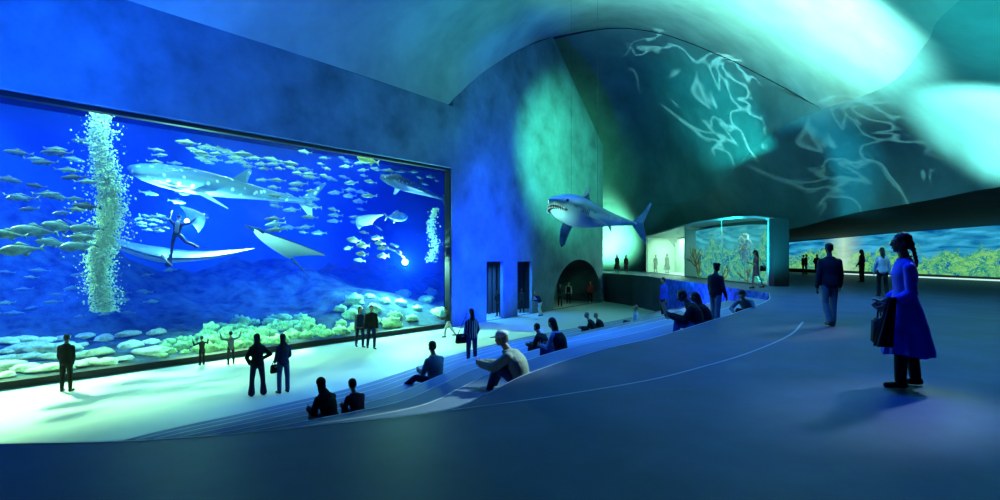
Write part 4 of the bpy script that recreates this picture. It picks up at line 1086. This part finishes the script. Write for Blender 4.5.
P('woman in striped top and jeans standing on the steps near the glass', p, TANKYAW-.4, 1.7, top_z=EYE-(308-HY)/F*p.y-p.z, female=True, top=STRIPE, bottom=DENIM, hair=('long', 'black'), uarm=((-.25, .0, -1), (.3, .05, -1)), farm=((.1, .6, -.8), (-.1, .5, -.8)), **STR)
bag('dark shoulder bag at the left side of the woman in the striped top', p+V((-.27, -.04, .86)), .34, .26, .1, BRN, yaw=.5, shoulder=p+V((-.14, .0, 1.42)))
p13, (r13, w13, J13) = sit('man in white cap and pale olive jacket seated with knees drawn up', 521, 331, 0, PI/2-.35, top=GRN, topw=.035, coat=True, bottom=DENIM, hair=('short', 'grey'), hat=('cap', CREAM), skin='light', head=(8, 4), hunch=.55, lean=4,
  thigh=((-.10, .85, .62), (.12, .85, .55)), shin=((0, .35, -1), (0, .42, -1)), uarm=((-.05, .75, -.55), (.05, .75, -.6)), farm=((.35, .9, .12), (-.35, .9, .1)), vox=.010, lift=.0)
p14, _ = sit('seated person in plain black, left of the woman with long black hair', 545, 323.5, 2, TANKYAW, top=BLK, topw=.02, bottom=BLK, hair=('short', 'black'))
p15, _ = sit('seated woman with long black hair, black vest and blue sleeves', 562, 318, 1, TANKYAW-.1, female=True, top=PALEB, vest=BLK, bottom=DENIM, hair=('long', 'black'))
sit('left one of the seated pair farther right, in jeans', 594, 312, 4, TANKYAW+.4, top=BLK, bottom=DENIM, hair=('short', 'grey'))
sit('right one of the seated pair, in black, with pale short hair', 602, 313, 4, TANKYAW+.2, top=BLK, bottom=BLK, topw=.015, hair=('short', 'blond'))
sit('person in pale blue shirt sitting back on the far steps, alone', 634, 305, 4, TANKYAW+.4, top=PALEB, bottom=NAVY, hair=('short', 'blond'), lean=-18, hunch=.3, thigh=((-.1, 1, .05), (.1, 1, .2)), shin=((0, .8, -.6), (0, .3, -1)), uarm=((-.2, -.3, -1), (.2, -.2, -1)), farm=((-.1, -.2, -1), (.1, -.2, -1)))
p = tread_at(664, 4, .5)
P('person in bright blue jacket standing by the blue mosaic wall', p, TANKYAW+.9, 1.75, top_z=EYE-(277-HY)/F*p.y-p.z, top=COB, bottom=NAVY, topw=.012, hair=('short', 'black'), **STR)
p26, (r26, w26, J26) = sit('seated man in black and blue jeans reading an open paper', 699, 290, 0, TANKYAW+.35, top=BLK, bottom=DENIM, topw=.015, hair=('short', 'black'), skin='dark', head=(10, 22), uarm=((-.1, .5, -1), (.1, .5, -1)), farm=((.1, 1, .35), (-.1, 1, .35)), thigh=((-.12, 1, .3), (.12, 1, .3)), vox=.011)
a0, a1 = w26(J26['A'][0][2]), w26(J26['A'][1][2]); cn = (a0+a1)/2
vs = []
bm = bmesh.new()
for sgn in (-1, 1):
    f0 = Matrix.Rotation(TANKYAW+.35, 3, 'Z')
    q = [bm.verts.new(cn+f0 @ V(t)) for t in ((0, .16, -.06), (sgn*.28, .08, -.04), (sgn*.28, .20, .32), (0, .28, .30))]
    bm.faces.new(q)
bmesh.ops.solidify(bm, geom=bm.faces[:], thickness=.006)
tag(bobj('newspaper', bm, GREY), 'open paper held up by the seated man in black and jeans', 'newspaper')
sit('seated woman in black with long dark hair right of the reading man', 708, 291.5, 0, TANKYAW+.25, female=True, top=BLK, topw=.02, bottom=BLK, hair=('long', 'black'), skin='dark')
p = tread_at(715, 0, .6)
P('man in dark vest and beret standing on the top step, facing right', p, -PI/2+.6, 1.7, top_z=EYE-(262.5-HY)/F*p.y-p.z, top=CHAR, vest=BLK, bottom=GREY, hat=('beret', BLK), hair=('short', 'black'), skin='dark', thigh=((-.03, .12, -1), (.03, -.1, -1)), shin=((0, -.02, -1), (0, -.1, -1)), uarm=((-.1, .1, -1), (.12, .15, -1)), farm=((0, .35, -1), (0, .5, -1)), head=(-10, 5))
p29, _ = sit('person in dark brimmed hat and grey shirt leaning forward at the steps end', 748, 289, 0, CAMYAW-.7, top=GREY, bottom=CHAR, hat=('brim', BLK), hair=('short', 'black'), hunch=.7, lean=20, uarm=((-.5, .6, -.7), (.5, .6, -.7)), farm=((.5, .7, -.3), (-.5, .7, -.3)), head=(0, -10))

# --- on the upper floor
p = gnd(758, 288.5)
P('woman in short rose dress walking left past the glass gallery', p, PI/2-.5, 1.76, female=True, top=ROSE, sleeve=.3, skirt=(ROSE, .36, .20), hair=('long', 'brown'), skin='tan', thigh=((-.03, .30, -1), (.03, -.28, -1)), shin=((0, .0, -1), (0, -.45, -1)), uarm=((-.2, .1, -1), (.2, .0, -1)), farm=((.2, .8, .3), (0, .2, -1)))
bag('dark handbag on the arm of the woman in the rose dress', p+V((.20, -.06, 1.06)), .30, .26, .1, BLK, .22, .4, shoulder=p+V((.07, -.02, 1.44)))
for x, dy, hh, fem, lb in ((803, 0, 1.56, False, 'leftmost of three small silhouettes in front of the far mural'), (808.5, .4, 1.62, False, 'middle one of three small silhouettes in front of the far mural'), (815, -.3, 1.62, True, 'rightmost of three small silhouettes in front of the far mural')):
    p = gnd(x, 274)+V((0, dy, 0)); P(lb, p, CAMYAW+.9 if x < 812 else -.4, hh, top=BLK, bottom=BLK, topw=.02, female=fem, skin='dark', hair=('bob' if fem else 'short', 'black'), uarm=((-.4, 0, -1), (.4, 0, -1)), farm=((.4, .3, -.7), (-.4, .3, -.7)) if fem else ((0, .1, -1), (0, .1, -1)))
p = gnd(831.5, 326.5)
P('man in dark brown sweater and khaki trousers walking away', p, -.15, hpx(p, 82), top=BRN, topw=.012, bottom=KHA, skin='dark', hair=('short', 'black'), shoe=SHOEB, flare=.012, thigh=((-.01, -.02, -1), (.0, .10, -1)), shin=((.10, -.38, -1), (-.04, -.06, -1)), uarm=((-.20, -.10, -1), (.20, .12, -1)), farm=((-.08, .1, -1), (.02, .25, -1)))
p = gnd(862, 282)
P('slim woman in black with long hair, small against the middle of the mural', p, .5, 1.84, female=True, top=BLK, bottom=BLK, hair=('long', 'brown'), skin='dark', uarm=((-.15, .0, -1), (.3, .0, -1)), farm=((.2, .5, -.5), (-.4, .4, -.6)), **STR)
p = gnd(883, 296.5)
P('woman with long dark hair, white top and black trousers walking to the mural', p, -.25, 1.78, female=True, top=WHT, bottom=BLK, hair=('long', 'brown'), skin='light', flare=.02, thigh=((-.02, .08, -1), (.02, -.10, -1)), shin=((0, -.05, -1), (0, -.25, -1)), uarm=((-.25, .05, -1), (.25, -.12, -1)), farm=((0, .4, -1), (.05, .0, -1)))

# woman in the long blue tunic, the largest figure
BY = PI/2-.42
pw = gnd(908, 387)
rw, ww, Jw = person('woman in long bright blue tunic with a black braid, facing left', pw, BY, 1.735, female=True, skin='tan', hair=('braid', 'black'), bottom=BLK, flare=.006, vox=.0085, shoe=SHOE, head=(6, -2),
    thigh=((-.09, .16, -1), (.10, -.18, -1)), shin=((0, .02, -1), (0, -.12, -1)), uarm=((-.12, -.06, -1), (.16, -.02, -1)), farm=((.10, .78, -.55), (-.22, .80, -.50)), curl=1.1)
kk = 1.735/1.75
def tunic():
    """knee-length tunic: one flowing body with flared, folded skirt and three-quarter sleeves"""
    A_ = Jw['A']; pel = Jw['pel']; shl_ = Jw['shl']; out = []
    def body_(bm):
        n = 96; prof = [(1.49, .075, .07), (1.45, .15, .085), (1.40, .178, .105), (1.30, .176, .130), (1.20, .156, .118), (1.10, .150, .110), (1.00, .178, .135), (.90, .205, .165), (.80, .222, .185), (.70, .24, .205), (.60, .252, .218), (.50, .268, .236), (.42, .280, .248), (.385, .286, .255)]
        R_ = []
        for z, a, b in prof:
            t = max(0, (1.05-z)/.665); row = []
            for i in range(n):
                q = 2*PI*i/n; w = 1+t*(.055*math.sin(11*q+.6)+.03*math.sin(17*q+t))
                row.append(bm.verts.new(V((a*math.cos(q)*w, b*math.sin(q)*w-.035*t+.01, z+.02*t*math.sin(3*q)))))
            R_.append(row)
        for x, y in zip(R_, R_[1:]):
            for i in range(n): bm.faces.new((x[i], x[(i+1) % n], y[(i+1) % n], y[i]))
        bm.faces.new(R_[0][::-1]); bm.faces.new(R_[-1])
    out.append(body_)
    for sh, el, wr, f in A_:
        out += [cap(shl_.lerp(sh, .4), .062, sh, .060), cap(sh, .060, el, .058), cap(el, .060, el.lerp(wr, .55), .058)]
    return out
o = link('tunic', fuse(tunic(), .0085, 2), COB, rw, True)
off = ww(V((0, 0, 0)))-pw; offl = Matrix.Rotation(-BY, 3, 'Z') @ off
for v in o.data.vertices: v.co = v.co*kk+offl
# dark shawl end and neckline trim
m_trimc = cloth('pale_braid', (.30, .42, .70))
bm = bmesh.new(); tube_bm(bm, [V((math.cos(2*PI*i/20)*.088, math.sin(2*PI*i/20)*.082+.02, 1.478-.035*math.sin(2*PI*i/20))) for i in range(21)], .008, 6)
for v in bm.verts: v.co = v.co*kk+offl
bobj('neck_trim', bm, m_trimc, o, True)
hl = ww((Jw['A'][0][2]+Jw['A'][0][3]*.09)); hr_ = ww((Jw['A'][1][2]+Jw['A'][1][3]*.09))
mid = (hl+hr_)/2
hbag = bag('black handbag held in front by the woman in the blue tunic', mid+V((-.01, -.03, -.13)), .27, .30, .12, BLK, .13, BY, strap_name='handle')
# black shawl draped over her forearm
def shawl(bm):
    n = 40; R_ = []
    for j in range(14):
        t = j/13; row = []
        for i in range(n):
            q = 2*PI*i/n; a = (.045+.05*t)*(1+.18*math.sin(5*q+t*2)); b = (.035+.05*t)*(1+.2*math.sin(4*q))
            row.append(bm.verts.new(V((a*math.cos(q)-.10*t, b*math.sin(q), -.55*t))))
        R_.append(row)
    for x, y in zip(R_, R_[1:]):
        for i in range(n): bm.faces.new((x[i], x[(i+1) % n], y[(i+1) % n], y[i]))
    bm.faces.new(R_[0][::-1]); bm.faces.new(R_[-1])
o = link('shawl', fuse([shawl], .009, 2), BLK, None, True); fa = ww(Jw['A'][0][1].lerp(Jw['A'][0][2], .55)); o.location = fa+V((-.10, -.03, .03))
tag(o, 'black shawl hanging over the forearm of the woman in blue', 'shawl')

# --- silhouettes by the gallery
DR = dict(top=BLK, hair=('bob', 'black'), skin='dark', female=True, uarm=((-.15, .05, -1), (.15, .05, -1)), farm=((.1, .2, -1), (-.1, .2, -1)))
for x, Yd, hh, w_, lb in ((617, 51, 1.62, .33, 'woman in wide dark coat on the bright ledge, left one of two'), (626, 51.5, 1.55, .22, 'woman in slim dark dress on the bright ledge, right one of two')):
    p = V(((x-500)/F*Yd, Yd, 0)); P(lb, p, CAMYAW+.2, hh, skirt=(BLK, .62, w_), **DR)
for x, Yd, hh, w_, lb in ((655.5, 49.2, 1.55, .18, 'slim figure inside the pale glass room, left one of two'), (667, 47.4, 1.62, .33, 'figure in wide coat inside the pale glass room, right one of two')):
    p = V(((x-500)/F*Yd, Yd, .05)); P(lb, p, CAMYAW+.4, hh, skirt=(CHAR, .62, w_), **DR)

# --- divers
def diver(label, loc, yaw, pitchM, h, **kw):
    r, w, J = person(label, loc, 0, h, base='x', top=m_wet, bottom=m_wet, hair=None, skin='tan', name='diver', cat='diver', vox=.017, hat=('x', m_wet), **kw)
    # air tank, mask and fins as parts
    k = h/1.75
    bm = bmesh.new(); tube_bm(bm, [V((0, -.19, .05)), V((0, -.20, .12)), V((0, -.21, .50)), V((0, -.21, .58))], [.05, .085, .085, .04], 12)
    for v in bm.verts: v.co *= k
    bobj('air_tank', bm, m_tank_steel, r, True)
    hc_ = J['head']-J['pel']; bm = bmesh.new(); bmesh.ops.create_uvsphere(bm, u_segments=12, v_segments=8, radius=1)
    for v in bm.verts: v.co = (hc_+J['hR'] @ V((v.co.x*.075, .085+v.co.y*.035, .005+v.co.z*.045)))*k
    bobj('mask', bm, m_wet, r, True)
    for hip, kn, an, fd in J['L']:
        q = an-J['pel']; bm = bmesh.new(); s_ = V((1, 0, 0))
        fin_bm(bm, [(q-s_*.05)*k, (q+fd*.2-s_*.07)*k, (q+fd*.62-s_*.13)*k, (q+fd*.66+s_*.0)*k, (q+fd*.62+s_*.13)*k, (q+fd*.2+s_*.07)*k, (q+s_*.05)*k], fd.cross(s_), .02)
        finish(bm); bobj('swim_fin', bm, m_wet, r)
    r.rotation_euler = pitchM.to_euler(); r.rotation_euler.rotate_axis
    return r
diver('diver with both arms raised in the pool of light under the whale shark', T(177, 234, 3.2), 0, Matrix.Rotation(TANKYAW-.5, 3, 'Z') @ Matrix.Rotation(.10, 3, 'Y'), 1.62,
      thigh=((-.12, .1, -1), (.75, -.1, -.75)), shin=((.05, -.2, -1), (1.0, -.1, -.28)), uarm=((-.6, .2, .6), (.75, .3, .3)), farm=((.15, .2, 1), (.6, .3, .75)), foot_dirs=((-.1, -.25, -1), (1, -.1, -.1)))
diver('diver swimming toward the bright lamp at the right of the tank', T(388, 247, 3.6), 0, Matrix.Rotation(-PI/2+TANKYAW*.3, 3, 'Z') @ Matrix.Rotation(-1.9, 3, 'X'), 1.75,
      thigh=((-.12, .15, -1), (.12, -.2, -1)), shin=((0, -.2, -1), (0, -.3, -1)), uarm=((-.2, .5, .9), (.2, .5, .9)), farm=((.1, .3, 1), (-.1, .3, 1)), foot_dirs=((0, -.2, -1), (0, -.2, -1)))
manta('stingray', 'pale ray gliding in the lamp glow above the diver with raised arms', T(195, 219, 4.6), d*.9+V((0, 0, .3)), V((0, 0, .6))-nin*.8, 1.5, .08, 'ray')
# ------------------------------------------------------------------ lights
def look(o, target):
    v = V(target)-o.location; o.rotation_euler = v.to_track_quat('-Z', 'Y').to_euler()
def spot(name, loc, target, energy, col, angle=60, blend=.8, r=.3):
    l = bpy.data.lights.new(name, 'SPOT'); l.energy = energy; l.color = col; l.spot_size = math.radians(angle); l.spot_blend = blend; l.shadow_soft_size = r
    o = bpy.data.objects.new(name, l); COL.objects.link(o); o.location = loc; look(o, target); return o
def area(name, loc, target, sx, sy, energy, col, spread=180):
    l = bpy.data.lights.new(name, 'AREA'); l.shape = 'RECTANGLE'; l.size = sx; l.size_y = sy; l.energy = energy; l.color = col; l.spread = math.radians(spread)
    o = bpy.data.objects.new(name, l); COL.objects.link(o); o.location = loc; look(o, target); return o
def point(name, loc, energy, col, r=.2):
    l = bpy.data.lights.new(name, 'POINT'); l.energy = energy; l.color = col; l.shadow_soft_size = r
    o = bpy.data.objects.new(name, l); COL.objects.link(o); o.location = loc; return o
# lamps over the tank water, out of sight above the glass
def tank_lamp(s, w, z, en, col, sx, sy, tilt=(0, 0, -1)):
    o = area('tank_lamp', PT(s, w, z), PT(s, w, z)+V(tilt), sx, sy, en, col)
    return o
ang = math.atan2(d.y, d.x)
for s in (-9, -2, 5, 12):
    o = tank_lamp(s, 1.6, 7.6, LT_FRONT, (.38, 1, .45), 6.0, 1.2)
    o.rotation_euler = (V((0, 0, -1))*1+nin*.1).to_track_quat('-Z', 'Y').to_euler()
for s in (0, 9.5):
    o = spot('tank_lamp', PT(s, 9.5, 8.5), PT(s, -1.6, LOW), LT_FAR, (.55, 1, .36), 23, 1, .3)
    o.scale = (3.2, 1, 1)
for s in (-8, 3, 14):
    o = tank_lamp(s, 7, 8.0, LT_DEEP, (.02, .16, 1), 9, 5); o.data.spread = math.radians(80)
m_lens = bpy.data.materials.new('torch_lens'); m_lens.use_nodes = True; nt = m_lens.node_tree; nt.nodes.clear()
o_ = nt.nodes.new('ShaderNodeOutputMaterial'); e_ = nt.nodes.new('ShaderNodeEmission'); e_.inputs[0].default_value = (.75, 1, .95, 1); e_.inputs[1].default_value = 9; nt.links.new(e_.outputs[0], o_.inputs[0])
for pos, en, sz, lab in ((T(187, 221, 4.0), L_DIV1, .10, 'bright underwater lamp shining beside the diver with raised arms'), (T(405, 262, 3.2), L_DIV2, .17, 'bright underwater lamp shining in front of the far diver')):
    r = empty('underwater_lamp', pos); tag(r, lab, 'lamp')
    bm = bmesh.new(); tube_bm(bm, [(0, .42*sz*3, 0), (0, .1*sz*3, 0), (0, 0, 0)], [sz*.5, sz*.8, sz*1.1], 14); bobj('housing', bm, m_wet, r)
    bm = bmesh.new(); bmesh.ops.create_uvsphere(bm, u_segments=16, v_segments=10, radius=sz)
    for v in bm.verts: v.co.y = v.co.y*.5-.02
    bobj('lens', bm, m_lens, r, True)
    point('diver_lamp', pos+(CAM-pos).normalized()*(sz+.12), en, (.30, 1, .62), .05)
# blue and green uplights and washes of the hall, plus added figure spots
BLUE = (.0, .10, 1); TEAL = (.03, .7, .55); MINT = (.28, 1, .78)
spot('wall_wash', (-9.8, 8.5, -2.1), PT(-1.0, 0, 9.0), 42000, (.0, .11, 1), 60, 1)
spot('wall_wash', (-9.9, 10.0, -2.1), PT(5.0, 0, 8.8), 9000, (.0, .09, 1), 30, 1)
spot('wall_wash', (3.0, 28.3, -2.2), PB(2.6, 0, 1.0), 19000, (.0, .035, 1), 84, 1)
spot('wall_wash', (8.5, 26, 9), PB(13.0, 0, 8.5), 42000, (.10, .95, .42), 52, 1)
spot('wall_wash', (1.6, 29.5, -2.2), PB(4.5, 0, 11), 9000, (.0, .10, 1), 40, 1)
spot('ceiling_wash', (-9.9, 11.2, -2.1), (-3.5, 27, 11.5), 20000, (.0, .11, 1), 58, 1)
spot('ceiling_wash', (2.0, 28.6, -2.1), (2, 27, 13), 4200, (.03, .75, .50), 70, 1)
spot('ceiling_wash', (6.6, 17.2, .2), (9.8, 21.5, 11), 66000, (.32, 1, .76), 76, 1)
spot('shell_wash', (10.5, 13, .2), (17.0, 18.8, 6.4), 50000, (.30, 1, .78), 32, .6)
spot('shell_wash', (9.5, 11, .2), (12.5, 14.5, 8), 4500, (.03, .85, .75), 56, 1)
spot('shell_wash', (12, 26, .2), (16.5, 32, 7.5), 7500, (.01, .42, .55), 84, 1)
spot('vault_wash', (11, 29, .2), (15.4, 37, 9), 26000, (.02, .72, .62), 40, 1)
spot('vault_wash', (10, 30, .2), (15.0, 44, 4), 3200, (.01, .45, .5), 60, 1)
spot('ledge_lamp', (8.6, 52.5, .3), (11.2, 56.5, 3.8), 18000, (.26, 1, .50), 78, 1, .4)
spot('shark_lamp', (-1.0, 13, 1.5), SC+V((-.9, -.6, 0)), 5000, (.30, 1, .75), 9, 1)
spot('arch_lamp', PB(13, 2.5, 1.0), PB(14.5, 0, -2.4), 300, (.35, .75, .85), 100, 1)
spot('floor_wash', (3, 9, 9.5), (7, 10, 0), 4300, (.0, .10, 1), 120, 1, 1)
spot('floor_wash', (10, 18, 7.5), (9, 20, 0), 2600, (.0, .10, 1), 110, 1, 1)
spot('step_wash', (1.5, 20, 9.5), (0, 17, -1.5), 12000, (.01, .15, 1), 70, 1, 1)
spot('mosaic_lamp', (7.5, 29, 1.2), (11, 29, -1), 1500, (.2, .35, 1), 100, 1)
spot('added_figure_spot', (8, 12, 7), p13+V((-.08, 0, .72)), 8000, (.6, 1, .85), 8, .6)  # this and the next two: unseen spots added to brighten single figures
spot('added_figure_spot', (9.5, 10.5, 6), pw+V((0, 0, .9)), 1700, (.3, .55, 1), 14, .6)
spot('added_figure_spot', (13, 16.5, 6), gnd(831.5, 326.5)+V((0, 0, .9)), 1100, (.6, .8, .8), 11, .6)
area('gallery_lamp', (15.0, 46, 3.1), (15.0, 46, 0), 2.2, 8, 600, (.50, 1, .70))
area('gallery_lamp', (13.9, 34.2, 3.3), (13.9, 34.2, 0), .5, 9, 90, (.5, 1, .8))
def gobo(l, scale, width, dist):
    """projector lamp: a wavy water-light pattern on its slide"""
    l.use_nodes = True; nt = l.node_tree; em = nt.nodes['Emission']; L = nt.links.new
    tc = nt.nodes.new('ShaderNodeTexCoord'); sp = nt.nodes.new('ShaderNodeSeparateXYZ'); L(tc.outputs['Normal'], sp.inputs[0])
    cb = nt.nodes.new('ShaderNodeCombineXYZ')
    for i, a in enumerate('XY'):
        m = nt.nodes.new('ShaderNodeMath'); m.operation = 'DIVIDE'; L(sp.outputs[a], m.inputs[0]); L(sp.outputs['Z'], m.inputs[1]); L(m.outputs[0], cb.inputs[i])
    n = nt.nodes.new('ShaderNodeTexNoise'); n.inputs['Scale'].default_value = scale; n.inputs['Detail'].default_value = 2.5; n.inputs['Distortion'].default_value = dist; L(cb.outputs[0], n.inputs['Vector'])
    s = nt.nodes.new('ShaderNodeMath'); s.operation = 'SUBTRACT'; L(n.outputs['Fac'], s.inputs[0]); s.inputs[1].default_value = .5
    ab = nt.nodes.new('ShaderNodeMath'); ab.operation = 'ABSOLUTE'; L(s.outputs[0], ab.inputs[0])
    mr = nt.nodes.new('ShaderNodeMapRange'); mr.inputs['From Min'].default_value = 0; mr.inputs['From Max'].default_value = width; mr.inputs['To Min'].default_value = 1; mr.inputs['To Max'].default_value = 0; L(ab.outputs[0], mr.inputs['Value'])
    L(mr.outputs[0], em.inputs['Strength'])
for a_ in (((9.5, 28, .5), (14.2, 37.5, 11.5), 42000, 36), ((10.5, 16, .3), (16.2, 27, 7.0), 11000, 38)):
    o = spot('water_light_projector', a_[0], a_[1], a_[2], (.35, 1, .9), a_[3], .5, .02); gobo(o.data, 4.0, .026, 1.2)
for s_, e_n in ((sd1[0]+.2, 320), (sd2[0]+.1, 220)):
    area('booth_lamp', PB(s_, .8, .8), PB(s_+.3, .8, LOW), .3, .3, e_n, (.05, .35, 1))
wld = bpy.data.worlds.new('World'); S.world = wld; wld.use_nodes = True
wld.node_tree.nodes['Background'].inputs[0].default_value = (.01, .08, .5, 1); wld.node_tree.nodes['Background'].inputs[1].default_value = .05

cam = bpy.data.cameras.new('Camera'); co = bpy.data.objects.new('Camera', cam); COL.objects.link(co)
co.location = CAM; co.rotation_euler = (PI/2, 0, 0); cam.sensor_width = 36; cam.lens = F/1000*36; cam.shift_y = (HY-250)/1000; cam.clip_end = 300
S.camera = co
S.view_settings.view_transform = 'Standard'; S.view_settings.look = 'None'; S.view_settings.gamma = 1; S.view_settings.use_curve_mapping = False
S.view_settings.exposure = 0.0
S.cycles.max_bounces = 6; S.cycles.diffuse_bounces = 1; S.cycles.glossy_bounces = 3; S.cycles.transparent_max_bounces = 12; S.cycles.volume_bounces = 1
S.cycles.use_denoising = True
S.cycles.use_adaptive_sampling = False
S.cycles.sample_clamp_indirect = 6
